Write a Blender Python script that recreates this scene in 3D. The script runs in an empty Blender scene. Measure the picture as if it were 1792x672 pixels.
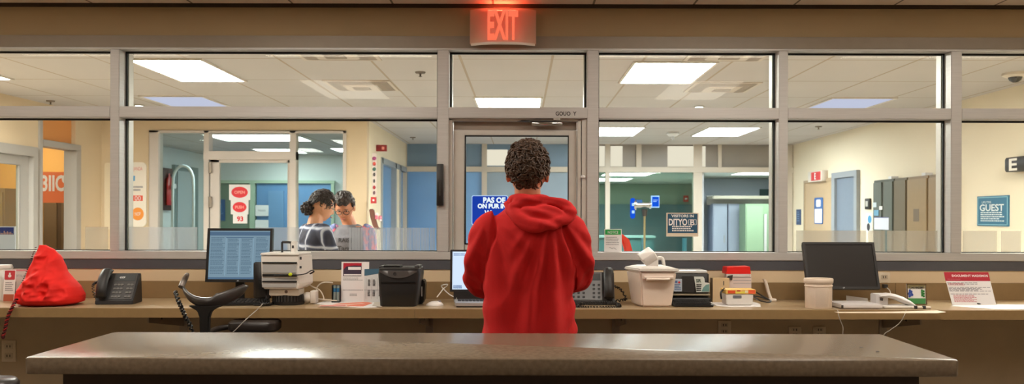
import bpy, bmesh, math, random
from mathutils import Vector, Matrix, noise
PI = math.pi
SC = bpy.context.scene
COL = SC.collection
random.seed(7)

# ------------------------------------------------------------------ camera
F, CX, CY, EYE, ROLL = 1500.0, 913.0, 378.0, 1.45, 0.0026
cam_d = bpy.data.cameras.new('camera'); cam = bpy.data.objects.new('camera', cam_d); COL.objects.link(cam)
cam.location = (0, 0, EYE)
cam.rotation_euler = (Matrix.Rotation(PI/2, 4, 'X') @ Matrix.Rotation(ROLL, 4, 'Z')).to_euler()
cam_d.sensor_fit = 'HORIZONTAL'; cam_d.sensor_width = 36.0
cam_d.lens = 36.0*F/1792; cam_d.shift_x = -(CX-896)/1792; cam_d.shift_y = (CY-336)/1792
cam_d.clip_start = 0.05; cam_d.clip_end = 100
cam_d.dof.use_dof = True; cam_d.dof.focus_distance = 4.0; cam_d.dof.aperture_fstop = 4.5
SC.camera = cam
# ------------------------------------------------------------------ world, exposure
W = bpy.data.worlds.new('world'); SC.world = W; W.use_nodes = True
W.node_tree.nodes['Background'].inputs[0].default_value = (0.05, 0.045, 0.04, 1)
W.node_tree.nodes['Background'].inputs[1].default_value = 1.0
SC.view_settings.view_transform = 'Standard'; SC.view_settings.look = 'None'
SC.view_settings.gamma = 1.0; SC.view_settings.use_curve_mapping = False
SC.view_settings.exposure = 0.0
SC.cycles.max_bounces = 7; SC.cycles.transparent_max_bounces = 24
SC.cycles.sample_clamp_indirect = 4.0
NEAR_LIGHT = 10.0       # emission of the troffers in the room with the counters
DESK_ROW = 1.60          # how much stronger the slim lights over the desk are
LOBBY_LIGHT = 56.0     # emission of the troffers beyond the glass

# ------------------------------------------------------------------ materials
def lin(c):
    r = []
    for v in c[:3]:
        v /= 255.0
        r.append(v/12.92 if v <= 0.04045 else ((v+0.055)/1.055)**2.4)
    return tuple(r) + (1.0,)
_M = {}
def mat(name, rgb, rough=0.5, metal=0.0, var=0.0, vscale=20.0, bump=0.0, bscale=200.0, spec=0.5, coat=0.0, sheen=0.0, emit=0.0, trans=0.0, alpha=1.0, stretch=None, sss=0.0):
    if name in _M: return _M[name]
    m = bpy.data.materials.new(name); m.use_nodes = True
    nt = m.node_tree; b = nt.nodes['Principled BSDF']
    c = lin(rgb)
    b.inputs['Base Color'].default_value = c
    b.inputs['Roughness'].default_value = rough
    b.inputs['Metallic'].default_value = metal
    b.inputs['Specular IOR Level'].default_value = spec
    b.inputs['Coat Weight'].default_value = coat
    b.inputs['Sheen Weight'].default_value = sheen
    b.inputs['Transmission Weight'].default_value = trans
    b.inputs['Alpha'].default_value = alpha
    if sss:
        b.inputs['Subsurface Weight'].default_value = sss
        b.inputs['Subsurface Radius'].default_value = (0.02, 0.008, 0.004)
    if emit:
        b.inputs['Emission Color'].default_value = c
        b.inputs['Emission Strength'].default_value = emit
    tc = nt.nodes.new('ShaderNodeTexCoord'); co = tc.outputs['Object']
    if stretch:
        mp = nt.nodes.new('ShaderNodeMapping'); mp.inputs['Scale'].default_value = stretch
        nt.links.new(co, mp.inputs[0]); co = mp.outputs[0]
    n = nt.nodes.new('ShaderNodeTexNoise'); n.inputs['Scale'].default_value = vscale; n.inputs['Detail'].default_value = 4
    nt.links.new(co, n.inputs['Vector'])
    if var:
        r = nt.nodes.new('ShaderNodeValToRGB')
        r.color_ramp.elements[0].position = 0.3; r.color_ramp.elements[1].position = 0.7
        r.color_ramp.elements[0].color = tuple(max(0, x*(1-var)) for x in c[:3]) + (1,)
        r.color_ramp.elements[1].color = tuple(min(1, x*(1+var)) for x in c[:3]) + (1,)
        nt.links.new(n.outputs['Fac'], r.inputs[0]); nt.links.new(r.outputs[0], b.inputs['Base Color'])
    if bump:
        n2 = nt.nodes.new('ShaderNodeTexNoise'); n2.inputs['Scale'].default_value = bscale
        nt.links.new(co, n2.inputs['Vector'])
        bp = nt.nodes.new('ShaderNodeBump'); bp.inputs['Strength'].default_value = bump; bp.inputs['Distance'].default_value = 0.002
        nt.links.new(n2.outputs['Fac'], bp.inputs['Height']); nt.links.new(bp.outputs[0], b.inputs['Normal'])
    _M[name] = m; return m
def glow(name, rgb, strength):
    if name in _M: return _M[name]
    m = bpy.data.materials.new(name); m.use_nodes = True; nt = m.node_tree
    nt.nodes.remove(nt.nodes['Principled BSDF'])
    e = nt.nodes.new('ShaderNodeEmission'); e.inputs[0].default_value = lin(rgb); e.inputs[1].default_value = strength
    nt.links.new(e.outputs[0], nt.nodes['Material Output'].inputs[0]); _M[name] = m; return m
def glass(name, tint=(255, 255, 255), refl=0.05, rough=0.0):
    if name in _M: return _M[name]
    m = bpy.data.materials.new(name); m.use_nodes = True; nt = m.node_tree
    nt.nodes.remove(nt.nodes['Principled BSDF'])
    t = nt.nodes.new('ShaderNodeBsdfTransparent'); t.inputs[0].default_value = lin(tint)
    g = nt.nodes.new('ShaderNodeBsdfGlossy'); g.inputs['Roughness'].default_value = rough
    lw_ = nt.nodes.new('ShaderNodeLayerWeight'); lw_.inputs[0].default_value = 0.5
    pw = nt.nodes.new('ShaderNodeMath'); pw.operation = 'POWER'; pw.inputs[1].default_value = 5; nt.links.new(lw_.outputs['Facing'], pw.inputs[0])
    fr = nt.nodes.new('ShaderNodeMath'); fr.operation = 'MULTIPLY_ADD'; fr.inputs[1].default_value = 0.8; fr.inputs[2].default_value = refl*0.3; nt.links.new(pw.outputs[0], fr.inputs[0])
    mx = nt.nodes.new('ShaderNodeMixShader')
    nt.links.new(fr.outputs[0], mx.inputs[0]); nt.links.new(t.outputs[0], mx.inputs[1]); nt.links.new(g.outputs[0], mx.inputs[2])
    nt.links.new(mx.outputs[0], nt.nodes['Material Output'].inputs[0]); _M[name] = m; return m
def frost(name, rgb, opac):
    if name in _M: return _M[name]
    m = bpy.data.materials.new(name); m.use_nodes = True; nt = m.node_tree
    nt.nodes.remove(nt.nodes['Principled BSDF'])
    t = nt.nodes.new('ShaderNodeBsdfTransparent')
    d = nt.nodes.new('ShaderNodeBsdfDiffuse'); d.inputs[0].default_value = lin(rgb)
    tl = nt.nodes.new('ShaderNodeBsdfTranslucent'); tl.inputs[0].default_value = lin(rgb)
    a = nt.nodes.new('ShaderNodeMixShader'); a.inputs[0].default_value = 0.6
    nt.links.new(d.outputs[0], a.inputs[1]); nt.links.new(tl.outputs[0], a.inputs[2])
    mx = nt.nodes.new('ShaderNodeMixShader'); mx.inputs[0].default_value = opac
    nt.links.new(t.outputs[0], mx.inputs[1]); nt.links.new(a.outputs[0], mx.inputs[2])
    nt.links.new(mx.outputs[0], nt.nodes['Material Output'].inputs[0]); _M[name] = m; return m

# ------------------------------------------------------------------ mesh builder
class MB:
    def __init__(s, M=None):
        s.v = []; s.f = []; s.mi = []; s.mats = []; s.cur = 0; s.M = M or Matrix()
    def use(s, m):
        if m not in s.mats: s.mats.append(m)
        s.cur = s.mats.index(m); return s
    def add(s, vs, fs):
        o = len(s.v)
        s.v += [s.M @ Vector(p) for p in vs]
        for f in fs: s.f.append(tuple(i+o for i in f)); s.mi.append(s.cur)
        return s
    def box(s, x0, x1, y0, y1, z0, z1):
        x0, x1 = sorted((x0, x1)); y0, y1 = sorted((y0, y1)); z0, z1 = sorted((z0, z1))
        return s.add([(x0,y0,z0),(x1,y0,z0),(x1,y1,z0),(x0,y1,z0),(x0,y0,z1),(x1,y0,z1),(x1,y1,z1),(x0,y1,z1)],
                     [(0,3,2,1),(4,5,6,7),(0,1,5,4),(1,2,6,5),(2,3,7,6),(3,0,4,7)])
    def rbox(s, x0, x1, y0, y1, z0, z1, r=0.01, n=4, axis='z', taper=0.0):
        # box with corners rounded about one axis; taper widens the high end
        ax = {'x': 0, 'y': 1, 'z': 2}[axis]; lo = [x0, y0, z0]; hi = [x1, y1, z1]
        a, b = [i for i in range(3) if i != ax]
        r = min(r, (hi[a]-lo[a])/2*.999, (hi[b]-lo[b])/2*.999)
        ring = []
        for q, (ca, cb) in enumerate([(hi[a]-r, hi[b]-r), (lo[a]+r, hi[b]-r), (lo[a]+r, lo[b]+r), (hi[a]-r, lo[b]+r)]):
            for k in range(n+1):
                t = PI/2*q + PI/2*k/n
                ring.append((ca+r*math.cos(t), cb+r*math.sin(t)))
        ma, mb_ = (lo[a]+hi[a])/2, (lo[b]+hi[b])/2
        e = min(r*0.35, (hi[ax]-lo[ax])*0.2)
        rings = []
        for h, sc_, sh in ((lo[ax], 1, e), (lo[ax]+e, 1, 0), (hi[ax]-e, 1+taper, 0), (hi[ax], 1+taper, e)):
            rr = []
            wa, wb = (hi[a]-lo[a])/2, (hi[b]-lo[b])/2
            for (pa, pb) in ring:
                da, db = (pa-ma)*sc_, (pb-mb_)*sc_
                da *= (wa-sh)/wa; db *= (wb-sh)/wb
                c = [0, 0, 0]; c[a] = ma+da; c[b] = mb_+db; c[ax] = h; rr.append(tuple(c))
            rings.append(rr)
        return s.loft(rings)
    def loft(s, rings, cap=True, closed=False):
        n = len(rings[0]); vs = [p for r in rings for p in r]; fs = []
        m = len(rings)
        for i in range(m if closed else m-1):
            j = (i+1) % m
            for k in range(n):
                fs.append((i*n+k, i*n+(k+1) % n, j*n+(k+1) % n, j*n+k))
        if cap and not closed:
            fs.append(tuple(reversed(range(n)))); fs.append(tuple((m-1)*n+k for k in range(n)))
        return s.add(vs, fs)
    def tube(s, pts, r, sides=8, closed=False, flat=1.0, up=None):
        pts = [Vector(p) for p in pts]; n = len(pts)
        rs = r if isinstance(r, (list, tuple)) else [r]*n
        rings = []; prev = None
        for i, p in enumerate(pts):
            a = pts[(i-1) % n] if (i or closed) else p; b = pts[(i+1) % n] if (i < n-1 or closed) else p
            t = (b-a)
            if t.length < 1e-9: t = Vector((0, 0, 1))
            t.normalize()
            if prev is None:
                u = Vector(up) if up else (Vector((0, 0, 1)) if abs(t.z) < 0.9 else Vector((1, 0, 0)))
            else: u = prev
            u = (u - t*u.dot(t))
            if u.length < 1e-6: u = t.orthogonal()
            u.normalize(); prev = u; w = t.cross(u)
            rings.append([tuple(p + u*(math.cos(2*PI*k/sides)*rs[i]*flat) + w*(math.sin(2*PI*k/sides)*rs[i])) for k in range(sides)])
        return s.loft(rings, closed=closed)
    def cyl(s, c, r, h, axis='z', n=20, r2=None):
        r2 = r if r2 is None else r2; rr = []
        for (q, t) in ((0, r), (h, r2)):
            ring = []
            for k in range(n):
                a = 2*PI*k/n; u, w = t*math.cos(a), t*math.sin(a)
                ring.append({'z': (c[0]+u, c[1]+w, c[2]+q), 'x': (c[0]+q, c[1]+u, c[2]+w), 'y': (c[0]+w, c[1]+q, c[2]+u)}[axis])
            rr.append(ring)
        return s.loft(rr)
    def lathe(s, prof, c=(0, 0, 0), n=28, sx=1, sy=1):
        rings = [[(c[0]+r*sx*math.cos(2*PI*k/n), c[1]+r*sy*math.sin(2*PI*k/n), c[2]+z) for k in range(n)] for r, z in prof]
        return s.loft(rings)
    def ell(s, c, a, b, h, nu=20, nv=12, R=None):
        rings = []
        for i in range(1, nv):
            t = PI*i/nv
            ring = []
            for k in range(nu):
                p = Vector((a*math.sin(t)*math.cos(2*PI*k/nu), b*math.sin(t)*math.sin(2*PI*k/nu), -h*math.cos(t)))
                if R: p = R @ p
                ring.append(tuple(p+Vector(c)))
            rings.append(ring)
        return s.loft(rings)
    def prism(s, poly, y0, y1):
        # polygon of (x, z) seen from the front, extruded from y0 to y1
        n = len(poly)
        vs = [(x, y0, z) for x, z in poly] + [(x, y1, z) for x, z in poly]
        fs = [tuple(range(n)), tuple(reversed(range(n, 2*n)))] + [(i, i+n, (i+1) % n+n, (i+1) % n) for i in range(n)]
        return s.add(vs, fs)
    def rect(s, x0, x1, z0, z1, y):
        return s.add([(x0,y,z0),(x1,y,z0),(x1,y,z1),(x0,y,z1)], [(0,1,2,3)])
    def disc(s, cx, cz, rx, rz, y, n=24):
        return s.add([(cx+rx*math.cos(2*PI*k/n), y, cz+rz*math.sin(2*PI*k/n)) for k in range(n)], [tuple(range(n))])
    def rrect(s, x0, x1, z0, z1, y, r=0.01, n=5, y1=None):
        p = []
        for q, (cx, cz) in enumerate([(x1-r, z1-r), (x0+r, z1-r), (x0+r, z0+r), (x1-r, z0+r)]):
            for k in range(n+1):
                t = PI/2*q+PI/2*k/n; p.append((cx+r*math.cos(t), cz+r*math.sin(t)))
        if y1 is None: return s.add([(a, y, b) for a, b in p], [tuple(range(len(p)))])
        return s.prism(p, y, y1)
    def words(s, x0, x1, ztop, zbot, rows, y, seed=1, gap=0.3, fill=0.45, wl=(0.04, 0.12)):
        rnd = random.Random(seed); Wd = x1-x0; dz = (ztop-zbot)/rows
        for i in range(rows):
            z1 = ztop-i*dz; x = x0; end = x0+Wd*rnd.uniform(0.7, 1)
            while x < end:
                w = Wd*rnd.uniform(*wl)
                s.rect(x, min(x+w, x1), z1-dz*fill, z1, y); x += w+Wd*0.02*gap/0.3
        return s
    def text(s, body, size, cx, cz, y, width=None, bold=0.0, ext=0.0):
        cu = bpy.data.curves.new('t', 'FONT'); cu.body = body; cu.size = size; cu.align_x = 'CENTER'; cu.align_y = 'CENTER'
        cu.offset = bold; cu.extrude = ext; cu.resolution_u = 3
        o = bpy.data.objects.new('t', cu); COL.objects.link(o)
        dg = bpy.context.evaluated_depsgraph_get(); me = bpy.data.meshes.new_from_object(o.evaluated_get(dg))
        xs = [v.co.x for v in me.vertices] or [0]
        k = 1.0 if not width else width/max(1e-6, max(xs)-min(xs)); mx = (max(xs)+min(xs))/2
        ys = [v.co.y for v in me.vertices] or [0]; my = (max(ys)+min(ys))/2
        s.add([((v.co.x-mx)*k+cx, y-v.co.z, v.co.y-my+cz) for v in me.vertices], [tuple(p.vertices) for p in me.polygons])
        bpy.data.objects.remove(o); bpy.data.meshes.remove(me); bpy.data.curves.remove(cu); return s
    def build(s, name, material=None, parent=None, loc=None, rot=None, smooth=False, bevel=0.0):
        me = bpy.data.meshes.new(name); me.from_pydata([tuple(v) for v in s.v], [], s.f)
        if s.mats:
            for m in s.mats: me.materials.append(m)
            me.polygons.foreach_set('material_index', s.mi)
        elif material: me.materials.append(material)
        me.validate()
        bm = bmesh.new(); bm.from_mesh(me)
        if bevel or smooth: bmesh.ops.remove_doubles(bm, verts=bm.verts, dist=1e-6)
        if bevel:
            bmesh.ops.bevel(bm, geom=[e for e in bm.edges if len(e.link_faces) == 2 and e.calc_face_angle(0) > 0.6], offset=bevel, segments=2, affect='EDGES', clamp_overlap=True)
        closed = all(len(e.link_faces) == 2 for e in bm.edges)
        if closed: bmesh.ops.recalc_face_normals(bm, faces=bm.faces)
        bm.to_mesh(me); bm.free()
        o = bpy.data.objects.new(name, me); COL.objects.link(o)
        if smooth:
            me.polygons.foreach_set('use_smooth', [True]*len(me.polygons))
            me.set_sharp_from_angle(angle=math.radians(48 if smooth is True else smooth))
        if loc is not None: o.location = loc
        if rot is not None: o.rotation_euler = rot
        if parent is not None: o.parent = parent
        return o
def tag(o, label=None, cat=None, group=None, kind=None):
    if label: o['label'] = label
    if cat: o['category'] = cat
    if group: o['group'] = group
    if kind: o['kind'] = kind
    return o
def thing(name, label, cat, loc=(0, 0, 0), rotz=0.0, group=None, rot=None):
    o = bpy.data.objects.new(name, None); o.empty_display_size = 0.05; COL.objects.link(o)
    o.location = loc; o.rotation_euler = rot if rot else (0, 0, rotz)
    return tag(o, label, cat, group)
def struct(mb, name, m=None, parent=None, **k):
    o = mb.build(name, m, parent, **k)
    if parent is None: o['kind'] = 'structure'
    return o
# pixel of the 1792 x 672 photograph -> place in the room
def uy(px, py): return py - ROLL*(px-CX)
def P(px, py, D): return Vector(((px-CX)*D/F, D, EYE-(uy(px, py)-CY)*D/F))
def X(px, D): return (px-CX)*D/F
def Z(py, D, px=CX): return EYE-(uy(px, py)-CY)*D/F
DESK = 0.995
def on_desk(px, py):
    D = (EYE-DESK)*F/(uy(px, py)-CY); return Vector((X(px, D), D, DESK))
PW = 4.71              # front face of the glazed partition
CEIL2 = 2.65           # ceiling beyond the glass
def yC(py, px=CX): return (CEIL2-EYE)*F/(CY-uy(px, py))   # distance of a pixel on that ceiling
# ------------------------------------------------------------------ shared materials
ALU = mat('brushed_aluminium', (194, 191, 188), 0.4, 0.15, var=0.05, vscale=6, stretch=(1, 1, 30))
ALU2 = mat('pale_aluminium', (205, 200, 192), 0.4, 0.2, var=0.03)
GASKET = mat('black_gasket', (12, 12, 12), 0.6)
TAN = mat('tan_wall_paint', (168, 146, 112), 0.75, var=0.03, vscale=3, bump=0.15, bscale=160)
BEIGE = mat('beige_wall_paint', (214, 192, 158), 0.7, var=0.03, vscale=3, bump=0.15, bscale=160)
CHAR = mat('charcoal_rail', (78, 78, 84), 0.55, var=0.04)
CREAM = mat('cream_wall_paint', (243, 228, 200), 0.7, var=0.02, vscale=2)
CREAM2 = mat('warm_wall_paint', (216, 194, 162), 0.7, var=0.03, vscale=2)
WOODTOP = mat('tan_laminate', (176, 152, 118), 0.28, var=0.05, vscale=25, coat=0.15)
EDGE = mat('tan_laminate_edge', (150, 122, 82), 0.45, var=0.05, vscale=30)
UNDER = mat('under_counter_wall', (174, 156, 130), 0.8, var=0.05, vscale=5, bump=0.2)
WHITE = mat('white_plastic', (232, 228, 222), 0.4)
OFFW = mat('warm_white_plastic', (226, 214, 200), 0.42)
PAPER = mat('white_paper', (238, 235, 234), 0.8)
BLACK = mat('black_plastic', (22, 21, 22), 0.4)
DKGREY = mat('dark_grey_plastic', (52, 50, 50), 0.42)
SATIN = mat('satin_black', (34, 32, 32), 0.5)
INK = mat('dark_ink', (48, 46, 50), 0.8)
GREYINK = mat('grey_ink', (150, 148, 152), 0.8)
REDINK = mat('red_ink', (196, 26, 40), 0.7)
PINKINK = mat('faded_red_ink', (206, 128, 134), 0.8)
CHROME = mat('polished_steel', (200, 200, 200), 0.15, 1.0)
GLASS = glass('clear_glass', (247, 251, 249), 0.04)

# ------------------------------------------------------------------ ceiling material (lay-in tiles)
def tiles(name, rgb, line, cell, off, wdt=0.016):
    m = bpy.data.materials.new(name); m.use_nodes = True; nt = m.node_tree; b = nt.nodes['Principled BSDF']
    b.inputs['Roughness'].default_value = 0.9
    g = nt.nodes.new('ShaderNodeNewGeometry'); sp = nt.nodes.new('ShaderNodeSeparateXYZ'); nt.links.new(g.outputs['Position'], sp.inputs[0])
    outs = []
    for ax, c, o in (('X', cell[0], off[0]), ('Y', cell[1], off[1])):
        a = nt.nodes.new('ShaderNodeMath'); a.operation = 'SUBTRACT'; nt.links.new(sp.outputs[ax], a.inputs[0]); a.inputs[1].default_value = o
        f = nt.nodes.new('ShaderNodeMath'); f.operation = 'PINGPONG'; nt.links.new(a.outputs[0], f.inputs[0]); f.inputs[1].default_value = c/2
        l = nt.nodes.new('ShaderNodeMath'); l.operation = 'LESS_THAN'; nt.links.new(f.outputs[0], l.inputs[0]); l.inputs[1].default_value = wdt/2
        outs.append(l)
    mx = nt.nodes.new('ShaderNodeMath'); mx.operation = 'MAXIMUM'; nt.links.new(outs[0].outputs[0], mx.inputs[0]); nt.links.new(outs[1].outputs[0], mx.inputs[1])
    n = nt.nodes.new('ShaderNodeTexNoise'); n.inputs['Scale'].default_value = 1.2; nt.links.new(g.outputs['Position'], n.inputs['Vector'])
    r = nt.nodes.new('ShaderNodeMix'); r.data_type = 'RGBA'; c = lin(rgb)
    r.inputs[6].default_value = tuple(x*0.92 for x in c[:3])+(1,); r.inputs[7].default_value = tuple(min(1, x*1.08) for x in c[:3])+(1,)
    nt.links.new(n.outputs['Fac'], r.inputs[0])
    r2 = nt.nodes.new('ShaderNodeMix'); r2.data_type = 'RGBA'; nt.links.new(mx.outputs[0], r2.inputs[0]); nt.links.new(r.outputs[2], r2.inputs[6]); r2.inputs[7].default_value = lin(line)
    nt.links.new(r2.outputs[2], b.inputs['Base Color'])
    n2 = nt.nodes.new('ShaderNodeTexNoise'); n2.inputs['Scale'].default_value = 90; nt.links.new(g.outputs['Position'], n2.inputs['Vector'])
    bp = nt.nodes.new('ShaderNodeBump'); bp.inputs['Strength'].default_value = 0.2; nt.links.new(n2.outputs['Fac'], bp.inputs['Height']); nt.links.new(bp.outputs[0], b.inputs['Normal'])
    return m
TILE1 = tiles('near_ceiling_tiles', (222, 206, 190), (120, 108, 96), (0.55, 0.61), (-0.16, 4.40), 0.012)
TILE2 = tiles('lobby_ceiling_tiles', (194, 188, 184), (168, 152, 134), (0.70, 1.03), (0.23, 6.56), 0.02)
FLOORM = mat('floor_vinyl', (150, 138, 124), 0.35, var=0.08, vscale=8)

# ------------------------------------------------------------------ near room shell
struct(MB().box(-4.2, 4.2, -3.0, PW+0.3, -0.05, 0), 'floor', FLOORM)
struct(MB().box(-4.2, 4.2, -3.0, PW+0.02, 2.612, 2.66), 'ceiling', TILE1)
struct(MB().box(-4.3, -4.2, -3.0, PW+0.16, 0, 2.66), 'wall_left', BEIGE)
struct(MB().box(4.2, 4.3, -3.0, PW+0.16, 0, 2.66), 'wall_right', BEIGE)
struct(MB().box(-4.3, 4.3, -3.1, -3.0, 0, 2.66), 'wall_back', BEIGE)
# partition: wall under and over the glazing
zs0, zs1 = Z(455, PW), Z(441, PW)      # sill rail
zt0, zt1 = Z(207, PW), Z(188, PW)      # transom rail
zh0, zh1 = Z(88, PW), Z(64, PW)        # head rail
zb = Z(472, PW)
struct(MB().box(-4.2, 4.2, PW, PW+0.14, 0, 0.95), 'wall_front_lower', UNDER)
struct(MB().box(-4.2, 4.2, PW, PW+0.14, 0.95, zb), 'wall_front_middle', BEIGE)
struct(MB().box(-4.2, 4.2, PW-0.004, PW+0.14, zb, zs0), 'trim_1', CHAR)
struct(MB().box(-4.2, 4.2, PW, PW+0.14, zh1, 2.66), 'wall_front_upper', TAN)
struct(MB().box(-4.2, 4.2, PW-0.012, PW, 2.592, 2.612), 'trim_2', mat('dark_shadow_gap_trim', (52, 40, 30), 0.8))
fr = MB()
MUL = [(193, 209), (765, 785), (1027, 1047), (1362, 1378), (1663, 1682)]
for a, b in MUL: fr.box(X(a, PW), X(b, PW), PW-0.006, PW+0.14, zs1, zh0)
xl, xr = -4.2, 4.2
fr.box(xl, xr, PW-0.010, PW+0.14, zs0, zs1)
struct(fr, 'trim_3', ALU, bevel=0.003)
struct(MB().box(xl, xr, PW-0.010, PW+0.14, zh0+0.009, zh1), 'trim_7', mat('bronze_grey_head', (142, 130, 116), 0.45, 0.1, var=0.03), bevel=0.002)
struct(MB().box(xl, xr, PW-0.009, PW+0.14, zh0, zh0+0.009), 'trim_8', ALU)
GY = PW+0.075
bays = [(-4.2, X(193, PW)), (X(209, PW), X(765, PW)), (X(785, PW), X(1027, PW)), (X(1047, PW), X(1362, PW)), (X(1378, PW), X(1663, PW)), (X(1682, PW), 4.2)]
FB = frost('frosted_film', (160, 150, 136), 0.6)
FBC = frost('cool_frosted_film', (176, 178, 184), 0.5)
film = {0: [(150, 190)], 1: [(226, 346), (448, 524), (611, 762)], 4: [(1393, 1515), (1519, 1548), (1552, 1640)], 5: [(1684, 1744), (1751, 1786)]}
for i, (x0, x1) in enumerate(bays):
    tr = MB().box(x0, x1, PW-0.008, PW+0.14, zt0, zt1)
    W_ = struct(tr, 'window_%d' % (i+1), ALU, bevel=0.003)
    parts = [(zt1, zh0, 'upper_pane')]
    if i != 2: parts.append((zs1, zt0, 'lower_pane'))
    for (za, zc, nm) in parts:
        g = MB()
        for r in ((x0, x1, zc-0.010, zc), (x0, x1, za, za+0.004), (x0, x0+0.008, za, zc), (x1-0.008, x1, za, zc)):
            g.box(r[0], r[1], GY-0.006, GY+0.006, r[2], r[3])
        g.build('gasket', GASKET, W_)
        e = MB()
        for r in ((x0, x0+0.012, za, zc), (x1-0.012, x1, za, zc)): e.box(r[0], r[1], GY+0.010, GY+0.066, r[2], r[3])
        e.build('inner_bead', ALU2, W_)
        MB().box(x0+0.002, x1-0.002, GY-0.003, GY+0.003, za+0.001, zc-0.001).build(nm, GLASS, W_)
    for (a, b) in film.get(i, []):
        f = MB()
        xa, xb = X(a, GY), X(b, GY); z0_, z1_ = Z(440, GY), Z(399 if i < 2 else 402, GY)
        if a == 611:
            n = 30; w = (xb-xa)/n
            for k in range(n): f.rect(xa+k*w+w*0.0, xa+(k+1)*w-(w*0.16 if k % 3 == 0 else w*0.05), z0_, z1_, GY-0.0045)
        else: f.rect(xa, xb, z0_, z1_, GY-0.0045)
        f.build('frosted_band', FBC if i == 1 else FB, W_)

# ------------------------------------------------------------------ door in the partition
dj = MB(); dx0, dx1 = bays[2]
dj.box(dx0, dx0+0.018, PW+0.02, PW+0.12, zs1, zt0); dj.box(dx1-0.05, dx1-0.032, PW+0.02, PW+0.12, zs1, zt0); dj.box(dx1-0.028, dx1, PW+0.012, PW+0.12, zs1, zt0)
dj.box(dx0, dx1, PW+0.02, PW+0.12, zt0-0.012, zt0)
D1 = struct(dj, 'door_1', ALU2, bevel=0.002)
lf = MB(); DY = PW+0.055
lx0, lx1 = dx0+0.022, dx1-0.054; gx0, gx1 = X(813, DY), X(995, DY); lz1 = Z(228, DY); gz1, gz0 = Z(237, DY), Z(428, DY)
lf.box(lx0, gx0, DY, DY+0.045, zs1, lz1); lf.box(gx1, lx1, DY, DY+0.045, zs1, lz1); lf.box(gx0, gx1, DY, DY+0.045, gz1, lz1); lf.box(gx0, gx1, DY, DY+0.045, zs1, gz0)
lf.build('door_leaf', ALU2, D1, bevel=0.002)
MB().box(dx0+0.022, dx1-0.054, DY+0.01, DY+0.03, lz1+0.004, zt0-0.014).build('door_head_panel', mat('head_panel', (150, 136, 124), 0.5), D1)
g = MB()
for r in ((gx0, gx1, gz1-0.007, gz1), (gx0, gx0+0.007, gz0, gz1), (gx1-0.005, gx1, gz0, gz1), (gx0, gx1, gz0, gz0+0.007)): g.box(r[0], r[1], DY-0.003, DY+0.02, r[2], r[3])
g.build('gasket', GASKET, D1)
MB().box(gx0, gx1, DY+0.020, DY+0.026, gz0, gz1).build('door_pane', GLASS, D1)
c = MB(); cz = Z(213, DY)
c.rbox(X(930, PW), X(984, PW), PW+0.0, PW+0.03, Z(219, PW), Z(213, PW), 0.006, axis='x')
c.build('closer_body', CHROME, D1, smooth=True)
MB().tube([(X(905, PW), PW+0.03, Z(210, PW)), (X(940, PW), PW+0.0, Z(212.5, PW)), (X(972, PW), PW+0.01, Z(213, PW))], 0.005).build('closer_arm', DKGREY, D1, smooth=True)
MB().rbox(X(968, PW), X(980, PW), PW-0.002, PW+0.02, Z(210, PW), Z(206.5, PW), 0.003).build('closer_bracket', ALU2, D1)
t = MB().text('GOUO  Y', 0.03, X(990, PW), Z(199, PW), PW-0.0095, width=0.115, bold=0.001)
t.build('lettering', mat('dark_letters', (70, 66, 64), 0.6), D1)
rd = thing('door_access_reader', 'tall black reader bar fixed to the upright left of the glass door', 'reader', (X(770.5, PW), PW-0.006, Z(324, PW)))
MB().rbox(-0.019, 0.019, -0.028, 0, -0.114, 0.114, 0.008).build('housing', SATIN, rd, smooth=True)
MB().box(-0.004, 0.004, -0.0295, -0.028, -0.06, 0.03).build('touch_strip', mat('reader_strip', (60, 58, 58), 0.3), rd)
kp = thing('glare_spot', 'small shiny white round glare spot on the right jamb of the glass door', 'button', (X(1020, PW), PW+0.012, Z(309, PW)))  # no button here, the bead stands in for glare on the jamb
MB().ell((0, -0.012, 0), 0.014, 0.012, 0.009).build('glare_dome', mat('glare_white', (245, 243, 240), 0.2), kp, smooth=True)  # solid bead modelled in place of a glare spot on the jamb
MB().cyl((0, -0.008, 0), 0.006, 0.008, 'y').build('glare_stem', CHROME, kp, smooth=True)

# ------------------------------------------------------------------ near room lamps (out of frame above the counters)
def troffer(x0, x1, y0, y1, z, strength, label, group=None, colour=(255, 250, 242), name='glow_lobby'):
    T = thing('ceiling_light', label, 'light', ((x0+x1)/2, (y0+y1)/2, z), group=group)
    w, d = (x1-x0)/2, (y1-y0)/2; f = 0.022
    m = MB(); m.box(-w-f, w+f, -d-f, -d, -0.014, 0); m.box(-w-f, w+f, d, d+f, -0.014, 0); m.box(-w-f, -w, -d, d, -0.014, 0); m.box(w, w+f, -d, d, -0.014, 0)
    m.build('frame', mat('troffer_frame', (226, 218, 208), 0.5), T)
    MB().box(-w, w, -d, d, -0.009, -0.003).build('diffuser', glow(name, colour, strength), T)
    return T
for i, x in enumerate((-1.6, 1.6)):
    troffer(x-0.3, x+0.3, 1.1, 2.3, 2.612, NEAR_LIGHT, ('flat ceiling panel light above the camera side, left one', 'flat ceiling panel light above the camera side, right one')[i], None, (255, 244, 228), 'glow_near')
for i, x in enumerate((-3.0, -1.25, 1.15, 2.9)):
    troffer(x-0.6, x+0.6, 3.35, 3.65, 2.612, NEAR_LIGHT*DESK_ROW*(1.25 if abs(x) < 2 else 0.8), 'slim ceiling light high over %s' % ('the red bag', 'the text-filled monitor', 'the lidded white container', 'the red-headed leaflet')[i], None, (255, 245, 230), 'glow_row%d' % (abs(x) < 2))

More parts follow.
